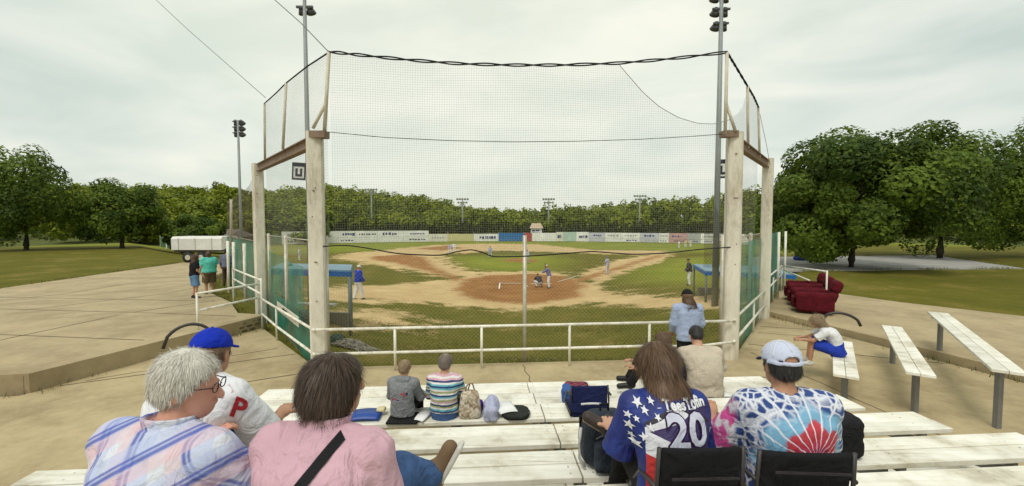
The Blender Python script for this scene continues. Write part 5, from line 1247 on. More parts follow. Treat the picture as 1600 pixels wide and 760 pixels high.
def plaid_mat():
    m, nt, b, L = nodes_mat('cloth_plaid'); tc = N(nt, 'ShaderNodeTexCoord'); mp = N(nt, 'ShaderNodeMapping'); mp.inputs['Rotation'].default_value = (.1, .55, .2); L(tc.outputs['Object'], mp.inputs['Vector']); sp = N(nt, 'ShaderNodeSeparateXYZ'); L(mp.outputs['Vector'], sp.inputs[0])
    def band(o, sc, ph, lo):
        a = N(nt, 'ShaderNodeMath', operation='MULTIPLY_ADD'); L(o, a.inputs[0]); a.inputs[1].default_value = sc; a.inputs[2].default_value = ph
        s = N(nt, 'ShaderNodeMath', operation='SINE'); L(a.outputs['Value'], s.inputs[0]); mr = N(nt, 'ShaderNodeMapRange'); mr.inputs['From Min'].default_value = lo; mr.inputs['From Max'].default_value = min(1, lo + .12); L(s.outputs['Value'], mr.inputs['Value']); return mr.outputs['Result']
    cur = None; base = (.66, .68, .76, 1)
    def over(f, c, k):
        nonlocal cur
        mlt = N(nt, 'ShaderNodeMath', operation='MULTIPLY'); L(f, mlt.inputs[0]); mlt.inputs[1].default_value = k
        mx = N(nt, 'ShaderNodeMixRGB'); L(mlt.outputs['Value'], mx.inputs['Fac']); mx.inputs['Color2'].default_value = (*c, 1)
        if cur is None: mx.inputs['Color1'].default_value = base
        else: L(cur, mx.inputs['Color1'])
        cur = mx.outputs['Color']
    for o, ph in ((sp.outputs['X'], .3), (sp.outputs['Z'], 1.1)):
        over(band(o, 42, ph, -.1), (.44, .50, .74), .55); over(band(o, 42, ph + 2.2, .55), (.70, .46, .50), .5); over(band(o, 42, ph + .9, .90), (.05, .08, .40), .85); over(band(o, 42, ph + .2, .96), (.05, .08, .40), .8)
    L(cur, b.inputs['Base Color']); b.inputs['Roughness'].default_value = .85; wrinkle(nt, b, L, tc, 1.0); return m
def tiedye_mat(ctr):
    m, nt, b, L = nodes_mat('cloth_tiedye'); tc = N(nt, 'ShaderNodeTexCoord')
    nz = N(nt, 'ShaderNodeTexNoise', Scale=9.0, Detail=4); L(tc.outputs['Object'], nz.inputs['Vector'])
    sc = N(nt, 'ShaderNodeVectorMath', operation='MULTIPLY_ADD'); L(nz.outputs['Color'], sc.inputs[0]); sc.inputs[1].default_value = (.085, 0, .085); L(tc.outputs['Object'], sc.inputs[2])
    sb = N(nt, 'ShaderNodeVectorMath', operation='SUBTRACT'); L(sc.outputs['Vector'], sb.inputs[0]); sb.inputs[1].default_value = (ctr[0] + .043, 0, ctr[1] + .043)
    sp = N(nt, 'ShaderNodeSeparateXYZ'); L(sb.outputs['Vector'], sp.inputs[0])
    at2 = N(nt, 'ShaderNodeMath', operation='ARCTAN2'); L(sp.outputs['Z'], at2.inputs[0]); L(sp.outputs['X'], at2.inputs[1])
    cm = N(nt, 'ShaderNodeCombineXYZ'); L(sp.outputs['X'], cm.inputs[0]); L(sp.outputs['Z'], cm.inputs[2]); ln = N(nt, 'ShaderNodeVectorMath', operation='LENGTH'); L(cm.outputs['Vector'], ln.inputs[0])
    def M(op, a, c):
        n = N(nt, 'ShaderNodeMath', operation=op)
        for i, v in enumerate((a, c)):
            if hasattr(v, 'is_linked'): L(v, n.inputs[i])
            else: n.inputs[i].default_value = v
        return n.outputs['Value']
    wob = M('MULTIPLY', M('SINE', M('MULTIPLY', at2.outputs['Value'], 7.0), 0), .014)
    r_ = M('ADD', ln.outputs['Value'], wob)
    ring = ramp(nt, [(0, (.40, .05, .22)), (.10, (.45, .04, .10)), (.18, (.48, .03, .05)), (.27, (.50, .05, .07)), (.29, (.18, .40, .60)), (.38, (.20, .42, .62)), (.42, (.03, .07, .25)), (1, (.02, .05, .20))]); L(M('MULTIPLY', r_, 1.62), ring.inputs['Fac'])
    ray = M('ABSOLUTE', M('SINE', M('ADD', M('MULTIPLY', at2.outputs['Value'], 11.0), M('MULTIPLY', nz.outputs['Fac'], 3.0)), 0), 0)
    rings = M('ABSOLUTE', M('SINE', M('MULTIPLY', r_, 34.0), 0), 0)
    w1 = N(nt, 'ShaderNodeMapRange'); w1.inputs['From Min'].default_value = .12; w1.inputs['From Max'].default_value = .36; L(ray, w1.inputs['Value'])
    w2 = N(nt, 'ShaderNodeMapRange'); w2.inputs['From Min'].default_value = .06; w2.inputs['From Max'].default_value = .30; w2.inputs['To Min'].default_value = .25; L(rings, w2.inputs['Value'])
    far = N(nt, 'ShaderNodeMapRange'); far.inputs['From Min'].default_value = .22; far.inputs['From Max'].default_value = .27; L(r_, far.inputs['Value'])
    wr = N(nt, 'ShaderNodeMix'); L(far.outputs['Result'], wr.inputs[0]); wr.inputs[2].default_value = 1.0; L(w2.outputs['Result'], wr.inputs[3])
    vo = N(nt, 'ShaderNodeTexVoronoi', Scale=19.0); vo.feature = 'DISTANCE_TO_EDGE'; L(sc.outputs['Vector'], vo.inputs['Vector']); vm = N(nt, 'ShaderNodeMapRange'); vm.inputs['From Min'].default_value = .02; vm.inputs['From Max'].default_value = .17; L(vo.outputs['Distance'], vm.inputs['Value'])
    vx = N(nt, 'ShaderNodeMix'); L(far.outputs['Result'], vx.inputs[0]); vx.inputs[2].default_value = 1.0; L(vm.outputs['Result'], vx.inputs[3])
    cov = M('MULTIPLY', w1.outputs['Result'], vx.outputs[0])
    mx = N(nt, 'ShaderNodeMixRGB'); L(cov, mx.inputs['Fac']); mx.inputs['Color1'].default_value = (.68, .70, .78, 1); L(ring.outputs['Color'], mx.inputs['Color2'])
    # a pink patch on the near sleeve
    sx = N(nt, 'ShaderNodeSeparateXYZ'); L(tc.outputs['Object'], sx.inputs[0]); pk = N(nt, 'ShaderNodeMapRange'); pk.inputs['From Min'].default_value = -.275; pk.inputs['From Max'].default_value = -.295; L(sx.outputs['X'], pk.inputs['Value'])
    pn = N(nt, 'ShaderNodeTexNoise', Scale=16.0); L(tc.outputs['Object'], pn.inputs['Vector']); pr = ramp(nt, [(.45, (.70, .66, .72)), (.55, (.62, .08, .30))]); L(pn.outputs['Fac'], pr.inputs['Fac'])
    m2 = N(nt, 'ShaderNodeMixRGB'); L(pk.outputs['Result'], m2.inputs['Fac']); L(mx.outputs['Color'], m2.inputs['Color1']); L(pr.outputs['Color'], m2.inputs['Color2'])
    L(m2.outputs['Color'], b.inputs['Base Color']); b.inputs['Roughness'].default_value = .9; wrinkle(nt, b, L, tc, .7); return m
def jersey_mat():
    m, nt, b, L = nodes_mat('cloth_star_jersey'); tc = N(nt, 'ShaderNodeTexCoord'); sp = N(nt, 'ShaderNodeSeparateXYZ'); L(tc.outputs['Object'], sp.inputs[0])
    def M(op, a, c):
        n = N(nt, 'ShaderNodeMath', operation=op)
        for i, v in enumerate((a, c)):
            if hasattr(v, 'is_linked'): L(v, n.inputs[i])
            else: n.inputs[i].default_value = v
        return n.outputs['Value']
    edge = M('SUBTRACT', sp.outputs['Z'], M('MULTIPLY', M('ABSOLUTE', M('ADD', sp.outputs['X'], 0.0), 0), -.30))      # panel line rising to the middle
    line = M('ADD', sp.outputs['Z'], M('MULTIPLY', M('ABSOLUTE', sp.outputs['X'], 0), .5))
    inn = M('LESS_THAN', M('ABSOLUTE', sp.outputs['X'], 0), .178)
    low = M('LESS_THAN', line, .56); lowm = M('MULTIPLY', low, inn)
    red = M('MULTIPLY', M('LESS_THAN', M('ADD', sp.outputs['Z'], M('MULTIPLY', sp.outputs['X'], .15)), .315), inn)
    wedge = M('MULTIPLY', M('LESS_THAN', M('ABSOLUTE', M('SUBTRACT', sp.outputs['Z'], .45), 0), M('MULTIPLY', M('ADD', sp.outputs['X'], .16), .35)), inn)
    pip = M('MULTIPLY', M('LESS_THAN', M('ABSOLUTE', M('SUBTRACT', line, .565), 0), .010), inn)
    nz = N(nt, 'ShaderNodeTexNoise', Scale=14.0, Detail=3); L(tc.outputs['Object'], nz.inputs['Vector']); rb = ramp(nt, [(.4, (.008, .018, .15)), (.7, (.012, .035, .24))]); L(nz.outputs['Fac'], rb.inputs['Fac'])
    cur = rb.outputs['Color']
    for f, c in ((lowm, (.66, .66, .72)), (wedge, (.035, .02, .10)), (red, (.50, .03, .03)), (pip, (.015, .015, .03))):
        mx = N(nt, 'ShaderNodeMixRGB'); L(f, mx.inputs['Fac']); L(cur, mx.inputs['Color1']); mx.inputs['Color2'].default_value = (*c, 1); cur = mx.outputs['Color']
    L(cur, b.inputs['Base Color']); b.inputs['Roughness'].default_value = .6; wrinkle(nt, b, L, tc, .8); return m
BLACKC = cloth('black', (.014, .014, .016)); JEAN = cloth('denim', (.055, .11, .25), .25, 20); JEANL = cloth('denim_pale', (.14, .26, .44), .2, 18); NAVYC = cloth('navy', (.012, .016, .05)); WHITEC = cloth('white', (.74, .74, .76), .05)
WSHOE = mat('shoe_white', (.6, .58, .54), .6); BSHOE = mat('shoe_black', (.015, .015, .015), .5); SOLE = mat('shoe_sole', (.62, .6, .55), .6)

# ---- spectators in the stand
J = sit(1.0, .22, .05, .0, hyaw=-.55, hpitch=.05, shw=.185, elb=(.06, .10, -.27), hand=(-.05, .22, .02))
J['head'] = J['neck'] + A3(.01, .06, .14); p = seat_at(6, 520, J, -.10, .68)
J.update(knR=A3(.16, .42, .24), anR=A3(.28, .56, .15), toR=A3(.36, .59, .29), elR=J['shR'] + A3(.05, .04, -.27), wrR=J['shR'] + A3(-.12, .22, -.30))
person('woman with a dark bob in a pink blouse with a black strap across her back', p, -.10, J, 'fair', dict(mat=cloth('pink_linen', (.60, .37, .44), .10, 5, .5, 70), sleeve='short', cut=.93, collar=True, infl=.020, fa=.012, ff=11, hem=-.1, name='blouse'), dict(mat=JEAN), (mat('shoe_suede', (.16, .10, .055), .8), SOLE), ('bob', HAIR['darkbrown']), w=1.04, vox=.0115, seed=3)
PINK = [o for o in COL.objects if o.get('label', '').startswith('woman with a dark bob')][0]
link_mesh('sock', *surfnet(lambda P: capsule(P, A3(.215, .49, .20), A3(.275, .555, .165), .050, .046), A3(.12, .38, .05), A3(.40, .68, .33), .012), BLACKC, PINK, True, offset=(0, 0, 0))
link_mesh('sole', *surfnet(lambda P: rbox(P, (.358, .575, .205), (.013, .040, .115), .013, np.array(Matrix.Rotation(.50, 3, 'Y'))), A3(.2, .45, .03), A3(.5, .7, .4), .009), SOLE, PINK, True, offset=(0, 0, 0))
def strap_on(root, shirtname, x0, z0, x1, z1, wd, m):
    so = [c for c in root.children if c.name.split('.')[0] == shirtname][0]; me = so.data; bvh = BVHTree.FromPolygons([v.co.copy() for v in me.vertices], [tuple(q.vertices) for q in me.polygons]); vs = []
    d = Vector((x1 - x0, 0, z1 - z0)).normalized(); s = Vector((-d.z, 0, d.x)) * wd / 2; n = 26
    for i in range(n + 1):
        t = i / n
        for e in (-1, 1):
            q = Vector((x0 + (x1 - x0) * t, -1, z0 + (z1 - z0) * t)) + s * e; h = bvh.ray_cast(q, Vector((0, 1, 0)))
            vs.append(tuple((h[0] + Vector((0, -.008, 0))) if h[0] else Vector((q.x, vs[-2][1] if len(vs) > 1 else 0, q.z))))
    link_mesh('shoulder_strap', vs, [(2 * i, 2 * i + 1, 2 * i + 3, 2 * i + 2) for i in range(n)], m, root, True, offset=(0, 0, 0))
strap_on(PINK, 'blouse', -.22, .14, .10, .60, .036, BLACKC)

J = sit(1.0, .16, .03, .0, hyaw=-1.15, hpitch=.12, shw=.2, elb=(.09, .14, -.25), hand=(-.05, .22, .06)); J['head'] = J['neck'] + A3(.03, .06, .14); p = seat_at(6, 286, J, -.2, .85)
o = person('white-haired man in glasses wearing a blue and white plaid shirt', p, -.2, J, 'pink', dict(mat=plaid_mat(), sleeve='short', cut=.95, collar=True, infl=.020, fa=.012, hem=-.1), dict(mat=cloth('khaki', (.32, .26, .17))), (BSHOE, SOLE), ('short', HAIR['white']), w=1.12, vox=.0115, seed=5)
def glasses(out, J):
    R, c = J['R'], J['head']; m = MB()
    for sg in (-1, 1):
        ctr = A3(sg * .032, .108, .006); pts = [c + R @ (ctr + A3(math.cos(a) * .024, -abs(math.cos(a)) * .003, math.sin(a) * .018)) for a in np.linspace(0, 2 * math.pi, 15)]; m.tube(pts, .0022, 5)
        m.tube([c + R @ A3(sg * .056, .105, .012), c + R @ A3(sg * .078, .06, .012), c + R @ A3(sg * .083, -.005, .008), c + R @ A3(sg * .082, -.02, -.01)], .0022, 5)
    m.tube([c + R @ A3(-.009, .109, .010), c + R @ A3(.009, .109, .010)], .002, 5); link_mesh('glasses', m.v, m.f, mat('spectacle_frame', (.03, .03, .035), .3), out['root'], True, offset=(0, 0, 0))
glasses(o, J)

J = sit(1.0, .28, .06, .03, hyaw=.22, hpitch=.12, shw=.19, elb=(.06, .12, -.26), hand=(-.06, .2, .02)); J['head'] = J['neck'] + A3(-.03, .07, .12); p = seat_at(5, 326, J, -.18, .4, .15)
o = person('spectator in a royal blue cap and white jersey with a red letter', p, -.18, J, 'tan', dict(mat=cloth('white_jersey', (.76, .76, .80), .04, 6), sleeve='short', cut=1.0, infl=.024, fa=.014, hem=-.1, name='jersey'), dict(mat=NAVYC), (WSHOE, SOLE), ('short', HAIR['brown']), dict(mat=cloth('royal_blue', (.008, .03, .42), .1), bill=1), w=1.12, vox=.0115, seed=8)
RED = cloth('red_trim', (.42, .03, .04)); Rg = text_shape('P', .135, offset=.004); print_toward(o, [Rg], RED, 'letter', 368, 652, 330, -.35)
def rect(x0, x1, z0, z1): return ([(x0, z0), (x1, z0), (x1, z1), (x0, z1)], [(0, 1, 2, 3)])
print_toward(o, [rect(-.035, .035, -.02, .02)], cloth('flag_stripes', (.55, .35, .38), .3, 60), 'flag_patch', 352, 612, 330, .55); print_toward(o, [rect(-.035, -.005, -.0, .02)], NAVYC, 'flag_canton', 352, 612, 330, .55, .007)

p = row_pt(2, 630, .32); J = sit(.67, .14, .04, hyaw=-.35, hpitch=.2); p = seat_at(2, 630, J, -.1, .32)
o = person('small child with cropped sandy hair in a grey hooded sweatshirt', (p.x, p.y, p.z + .035), -.1, J, 'fair', dict(mat=cloth('grey_marl', (.22, .225, .24), .22, 30), sleeve='long', hood=True, infl=.026, fa=.012, hem=-.1, name='sweatshirt'), dict(mat=BLACKC), (BSHOE, SOLE), ('short', HAIR['sandy']), w=1.02, vox=.014, seed=12)
def patches(o, rects, m):
    for x, z, w_, h_ in rects: print_on(o, [([(x, z), (x + w_, z), (x + w_, z + h_), (x, z + h_)], [(0, 1, 2, 3)])], m, 'print')
patches(o, ((-.13, .30, .05, .018), (-.10, .325, .06, .012), (.02, .40, .07, .02), (.06, .37, .04, .018)), RED)
patches(o, ((-.06, .305, .06, .014), (.10, .385, .03, .04), (-.14, .33, .03, .012)), cloth('print_navy', (.03, .04, .14)))
p = row_pt(2, 694, .35); J = sit(.77, .13, .035, hyaw=-.25, hpitch=.12); p = seat_at(2, 695, J, -.08, .35)
person('child with short grey-brown hair in a multicoloured striped sweater', (p.x, p.y, p.z), -.08, J, 'fair', dict(mat=stripes_mat(), sleeve='long', infl=.024, fa=.010, hem=-.02, name='sweater'), dict(mat=JEAN), (WSHOE, SOLE), ('short', HAIR['greybrown']), w=1.05, vox=.013, seed=14)

p = row_pt(1, 1088, .25); J = sit(1.0, .38, .09, hyaw=-.1, hpitch=.55, shw=.2, elb=(.12, .12, -.24), hand=(-.02, .22, -.02)); J['head'] = J['neck'] + A3(.0, .10, .13); J['scale'] = 1.07; p = seat_at(1, 1091, J, -.05, .1)
person('man with short black hair in a beige T-shirt bent forward', (p.x, p.y, p.z), -.05, J, 'fair', dict(mat=cloth('beige', (.54, .47, .37), .08, 5), sleeve='short', cut=.85, infl=.022, fa=.013, hem=-.1, name='tshirt'), dict(mat=NAVYC), (WSHOE, SOLE), ('buzz', HAIR['black']), w=1.16, vox=.013, seed=16)
p = row_pt(1, 1040, .5); J = sit(.95, .05, .03, hyaw=-.3, hpitch=.2, knee=(.02, .33, .36), shin=(.0, .16, -.30), elb=(.06, .22, -.20), hand=(-.08, .2, .06))
person('bare-armed person in black trousers sitting sideways with knees up on the bench', (p.x + .05, p.y, p.z), 1.35, J, 'tan', dict(mat=BLACKC, sleeve='short', infl=.02), dict(mat=BLACKC), (BSHOE, SOLE), ('short', HAIR['brown']), w=.95, vox=.015, seed=18)

q = at(1073, 640, 6.85); J = stand(1.56, .10, (-.01, .05), (.01, .05), .16, hyaw=.1, hpitch=.15)
J.update(elL=J['shL'] + A3(-.06, .02, -.27), elR=J['shR'] + A3(.06, .02, -.27)); J.update(wrL=J['elL'] + A3(.04, .16, -.17), wrR=J['elR'] + A3(-.04, .16, -.17))
person('standing woman in a pale blue hoodie and black cap at the front rail', (q.x, q.y, WALK + .002), -.05, J, 'tan', dict(mat=cloth('pale_blue_fleece', (.36, .43, .60), .1, 6), sleeve='long', hood=True, infl=.034, fa=.014, hem=-.12, name='hoodie'), dict(mat=BLACKC), (WSHOE, SOLE), ('long', HAIR['brown']), dict(mat=BLACKC), w=1.05, vox=.014, seed=20)

J = sit(1.0, .30, .045, -.02, hyaw=.18, hpitch=.25, shw=.165, elb=(.07, .06, -.28), hand=(-.02, .22, .02))
J.update(knL=A3(-.13, .44, .13), anL=A3(-.14, .60, -.28), toL=A3(-.16, .76, -.32), knR=A3(.20, .38, .20), anR=A3(-.22, .55, .19), toR=A3(-.36, .60, .24)); J['head'] = J['neck'] + A3(-.005, .07, .13); p = seat_at(5, 1027, J, .03, .30)
o = person('woman with brown hair in a blue star-spangled jersey numbered 20', (p.x, p.y - .03, p.z + .03), .03, J, 'fair', dict(mat=jersey_mat(), sleeve='short', cut=1.0, infl=.024, fa=.012, hem=-.1, name='jersey'), dict(mat=BLACKC), (mat('sandal', (.05, .035, .03), .6), mat('sandal_sole', (.4, .3, .22), .7)), ('long', HAIR['brown']), w=1.0, vox=.011, seed=24)
WT = cloth('print_white', (.74, .74, .78), .04); DK = cloth('print_dark', (.03, .012, .05), .1); LILAC = cloth('print_lilac', (.52, .53, .64), .12, 20)
big = text_shape('20', .195, 1.1, .005, 4); print_on(o, [text_shape('20', .195, 1.1, .012, 4)], DK, 'number_outline', .004, org=(.03, .395)); print_on(o, [big], LILAC, 'number', .008, org=(.03, .395))
print_on(o, [text_shape('TeesTofin', .055, 1.05, .002, 1)], WT, 'lettering', .006, org=(.05, .545)); print_on(o, [([(-.10, .545), (.12, .550), (.12, .554), (-.10, .549)], [(0, 1, 2, 3)]), ([(-.06, .536), (.10, .541), (.10, .545), (-.06, .540)], [(0, 1, 2, 3)])], LILAC, 'underline', .006)
rs = random.Random(4)
for x, z in [(-.12, .50), (-.16, .46), (-.205, .42), (-.19, .49), (-.235, .38), (-.15, .40), (-.225, .33), (-.11, .445), (-.21, .30), (.19, .50), (.225, .45), (.15, .52), (.235, .38), (-.18, .35), (-.24, .43), (.21, .33), (.05, .535), (-.06, .53)]: print_on(o, [star(x, z + .07, rs.uniform(.014, .030), rs.uniform(0, 1))], WT, 'star', .005)

J = sit(1.0, .06, .03, .0, hyaw=.06, hpitch=.12, shw=.195, elb=(.07, .12, -.26), hand=(-.06, .22, .10)); J.update(knL=A3(-.26, .46, .22), anL=A3(-.24, .62, -.20), toL=A3(-.26, .78, -.25), knR=A3(.02, .50, .22), anR=A3(.06, .62, -.20), toR=A3(.08, .78, -.24), wrL=A3(-.24, .40, .31), elL=A3(-.31, .14, .24))
J['head'] = J['neck'] + A3(0, .045, .150); p = seat_at(5, 1222, J, -.06, .45)
person('broad man in a red, white and blue tie-dye T-shirt and white mesh cap', (p.x, p.y - .02, p.z - .0), -.06, J, 'tan', dict(mat=tiedye_mat((.05, .33)), sleeve='short', cut=.95, infl=.026, fa=.010, hem=-.1, name='tshirt'), dict(mat=JEAN), (WSHOE, SOLE), ('short', HAIR['black']), dict(mat=mat('cap_mesh', (.56, .60, .76), .8, .12, 160, .3, 400), billmat=NAVYC, open=True, seams=WHITEC), w=1.15, vox=.011, curl=.35, seed=26)

q = V3(5.42, 6.98, WALK + .47); J = sit(.80, .50, .08, hyaw=.15, hpitch=.5, elb=(.02, .20, -.19), hand=(-.07, .17, -.02), knee=(.02, .40, .12), shin=(.0, .04, -.42)); J['head'] = J['neck'] + A3(0, .11, .12)
person('child in a white T-shirt and blue shorts hunched on the short wing bench', q, math.atan2(.8, .6) + .15, J, 'tan', dict(mat=WHITEC, sleeve='short', infl=.02), dict(mat=cloth('blue_shorts', (.02, .05, .40)), len='short', infl=.03), (WSHOE, SOLE), ('long', HAIR['sandy']), w=.95, vox=.014, seed=28)

# ---- spectators on the platform
def plat_person(label, px, py, d, h, rz, **kw):
    q = at(px, py, d); J = stand(h, kw.pop('lean', .05), hyaw=kw.pop('hyaw', 0)); person(label, (q.x, d, zplat(d) + .003), rz, J, vox=.022, **kw)
plat_person('stocky man in a teal T-shirt and brown shorts on the raised platform', 328, 462, 16, 1.60, .9, skin='tan', shirt=dict(mat=cloth('teal', (.12, .55, .45)), infl=.05, sleeve='short', fa=.01), pants=dict(mat=cloth('brown_shorts', (.14, .095, .06)), len='short', infl=.04), shoes=(BSHOE, SOLE), hair=('short', HAIR['brown']), w=1.25, seed=40)
plat_person('woman in a black top and denim shorts at the platform edge', 305, 478, 14.6, 1.5, -.6, skin='fair', shirt=dict(mat=BLACKC, infl=.035, sleeve='short'), pants=dict(mat=JEANL, len='short', infl=.03), shoes=(BSHOE, SOLE), hair=('long', HAIR['brown']), w=1.05, seed=41)
plat_person('slim person in a grey top standing against the teal-screened fence', 355, 448, 18, 1.6, .3, skin='fair', shirt=dict(mat=cloth('slate', (.16, .17, .24)), infl=.03, sleeve='long'), pants=dict(mat=cloth('dark_brown', (.07, .045, .035))), shoes=(BSHOE, SOLE), hair=('short', HAIR['black']), w=.95, seed=42)

# ---- players on the field
GREYP = cloth('baseball_grey', (.55, .55, .56)); LAV = cloth('lavender_jersey', (.42, .43, .58)); PURP = cloth('violet_jersey', (.18, .18, .36)); ROYAL = cloth('royal_jacket', (.015, .05, .42)); CHAR = cloth('charcoal', (.05, .055, .06))
def player(label, px, py, J, rz, top, bottom, capm, skin='tan', sleeve='long', w=1.1, vox=.032, group='ballplayers on the field', z=None):
    q = ground_at(px, py); return q, person(label, (q.x, q.y, q.z), rz, J, skin, dict(mat=top, sleeve=sleeve, infl=.035, name='jersey', hem=-.08), dict(mat=bottom, infl=.025), (BSHOE,), None, dict(mat=capm) if capm else None, w=w, vox=vox, far=True, group=group, seed=px)
player('coach in a royal blue jacket and white trousers walking near the dugout', 560, 468, stand(1.85, .06, stride=.16, hyaw=-.5), -.7, ROYAL, WHITEC, WHITEC)
def crouch(): 
    J = stand(1.75); J.update(pelvis=A3(0, -.12, .38), neck=A3(0, .18, .80), head=A3(0, .27, .93))
    for s, g in (('L', -1), ('R', 1)): J.update({'hip' + s: A3(g * .1, -.1, .36), 'kn' + s: A3(g * .28, .24, .44), 'an' + s: A3(g * .22, .02, .08), 'to' + s: A3(g * .30, .18, .045), 'sh' + s: A3(g * .2, .16, .75), 'el' + s: A3(g * .26, .36, .55), 'wr' + s: A3(g * .10, .54, .56)})
    J['hyaw'] = 0; J['hpitch'] = 0; return J
player('catcher crouching in black gear behind home plate', 843, 449, crouch(), .5, CHAR, GREYP, BLACKC, sleeve='short')
Jb = stand(1.80, .28, (-.02, .12), (.02, .12), .2, spread=.15, hyaw=.4); Jb.update(wrL=Jb['neck'] + A3(.12, .36, -.28), wrR=Jb['neck'] + A3(.16, .32, -.20)); Jb.update(elL=Jb['neck'] + A3(-.18, .28, -.26), elR=Jb['neck'] + A3(.3, .14, -.22))
q, b = player('batter in a violet jersey and pale trousers standing at the plate', 858, 450, Jb, 1.4, PURP, WHITEC, cloth('cream_helmet', (.6, .58, .5)))
bt = empty('baseball_bat', q + V3(-.3, .1, 1.15)); tag(bt, 'slim dark baseball bat held by the batter in the violet jersey', 'bat'); MB().tube([q + V3(-.28, .15, 1.18), q + V3(-.30, .05, 1.5), q + V3(-.32, -.1, 1.95)], .014, 8, .033).build('barrel', mat('bat_wood', (.09, .06, .04), .4), bt, True)
player('player in a pale lavender jersey and dark socks on the first-base line', 949, 429, stand(1.78, .05, hyaw=.5, spread=.12), .8, LAV, cloth('pinkish_white', (.62, .56, .58)), PURP, sleeve='short')
player('man in a charcoal jacket and white trousers near the far dugout', 1077, 446, stand(1.80, .10, (-.05, .02), (.05, .02), .2), 1.2, CHAR, WHITEC, CHAR)
player('pitcher in lavender standing on the mound behind the fence post', 824, 412, stand(1.85, .1, (-.03, .1), (.06, .1), .25, stride=.12), 2.6, LAV, GREYP, PURP)
player('infielder in pale grey near the second-base dirt, on the outside of a pair', 703, 397, stand(1.82, .12, spread=.16), 2.9, LAV, WHITEC, PURP)
player('infielder in white close beside another by the second-base dirt', 710, 395, stand(1.82, .05), -2.9, WHITEC, WHITEC, PURP)
player('infielder in grey and violet standing under the wavy net rope', 766, 403, stand(1.82, .18, spread=.18), 3.0, LAV, GREYP, PURP)
player('outfielder in white crouching low before the two-tier boards', 592, 379, stand(1.80, .1, stride=.1), 2.5, WHITEC, WHITEC, CHAR)
player('outfielder in white standing upright before the two-tier boards', 600, 378, stand(1.85, .0), 2.8, WHITEC, WHITEC, PURP)
player('player in grey standing by the concrete post on the third-base grass', 506, 393, stand(1.82, .05), 2.2, cloth('cool_grey', (.30, .32, .36)), WHITEC, CHAR)
player('player in pinstriped white past the dugout roof', 468, 408, stand(1.82, .05), 2.0, cloth('pinstripe', (.58, .60, .64)), WHITEC, LAV)
player('relief player in white on the grass by the pink advertising boards', 1061, 389, stand(1.8, .0), 1.5, WHITEC, WHITEC, CHAR)
player('relief player in a yellow shirt by the pink advertising boards', 1071, 387, stand(1.8, .05, stride=.1), 1.8, cloth('pale_yellow', (.62, .58, .28)), WHITEC, CHAR)
player('relief player in cream at the end of the group near the pink boards', 1079, 387, stand(1.8, .05), 2.2, cloth('cream', (.6, .56, .46)), WHITEC, CHAR)
q = at(454, 470, 13.6); J = stand(1.75, .12, hyaw=.3)
person('player in white leaning inside the dugout behind the teal screen', (q.x, q.y, gz(q.x, q.y)), .4, J, 'tan', dict(mat=WHITEC, sleeve='long', infl=.03, name='jersey'), dict(mat=GREYP, infl=.02), (BSHOE,), None, dict(mat=CHAR), w=1.05, vox=.03, far=True, group='ballplayers on the field', seed=77)

# ------------------------------------------------------------------ things in the stand
def chair(label, p, rz, top, wd, m, name='stadium_seat', handle=False, hgt=.43, lean=.12):
    root = empty(name, p, rz); tag(root, label, 'seat'); Rb = np.array(Matrix.Rotation(lean, 3, 'X'))
    def fb(P): q = (P - A3(0, -.20, .05)) @ Rb; q = q - A3(0, 0, hgt / 2); bow = .35 * q[:, 0] ** 2; return rbox(np.stack([q[:, 0], q[:, 1] - bow, q[:, 2]], -1), (0, 0, 0), (wd / 2, .018, hgt / 2), .016)
    bk = blob('backrest', fb, A3(-wd / 2 - .05, -.36, 0), A3(wd / 2 + .05, .05, hgt + .12), .011, m, root, (0, 0, 0))
    blob('seat_pad', lambda P: rbox(P, (0, .02, .025), (wd / 2, .21, .025), .02), A3(-wd / 2, -.2, -.01), A3(wd / 2, .25, .06), .012, m, root, (0, 0, 0))
    for sg in (-1, 1):
        pts = [Vector((sg * (wd / 2 + .012), .22, .02)), Vector((sg * (wd / 2 + .012), -.20, .03)), Vector((sg * (wd / 2 + .012), -.20 - math.sin(lean) * hgt * .5, .05 + hgt * .5)), Vector((sg * (wd / 2 + .006), -.19 - math.sin(lean) * hgt, .05 + hgt))]
        t = MB().tube(pts, .011, 7); link_mesh('side_tube', t.v, t.f, DARK, root, True, offset=(0, 0, 0))
        t = MB().tube([Vector((sg * (wd / 2 + .02), -.23, .27)), Vector((sg * (wd / 2 + .03), -.05, .25)), Vector((sg * (wd / 2 + .03), .12, .06))], .012, 7); link_mesh('arm_strap', t.v, t.f, DARK, root, True, offset=(0, 0, 0))
    if handle:
        pts = [Vector((x, -.245 - .02 * math.cos(x * 14), hgt * .58 + .015 * math.cos(x * 14))) for x in np.linspace(-.11, .11, 11)]; t = MB().tube(pts, .012, 6); link_mesh('handle', t.v, t.f, mat('handle_white', (.6, .6, .62)), bk, True, offset=(0, 0, 0))
    else:
        for k in range(3):
            t = MB().box((0, -.245 - lean * (.12 + .11 * k), .12 + .11 * k), (wd * .8, .006, .012)); link_mesh('webbing', t.v, t.f, cloth('webbing', (.035, .03, .032)), bk, offset=(0, 0, 0))
    return root
SEATF = cloth('seat_black', (.010, .010, .012), .2)
p = row_pt(5, 1066, .42); chair('black folding stadium seat under the woman in the numbered jersey', (p.x, p.y - .02, p.z), .03, .42, .40, SEATF, hgt=.42)
p = row_pt(5, 1222, .45); chair('black folding stadium seat under the man in the tie-dye shirt', (p.x, p.y - .03, p.z), -.06, .38, .44, SEATF, hgt=.37)
p = row_pt(2, 918, .45); chair('empty navy folding stadium seat with a pale curved handle', (p.x, p.y, p.z), .04, .38, .40, cloth('seat_navy', (.012, .018, .075)), handle=True, hgt=.30, lean=-.1)
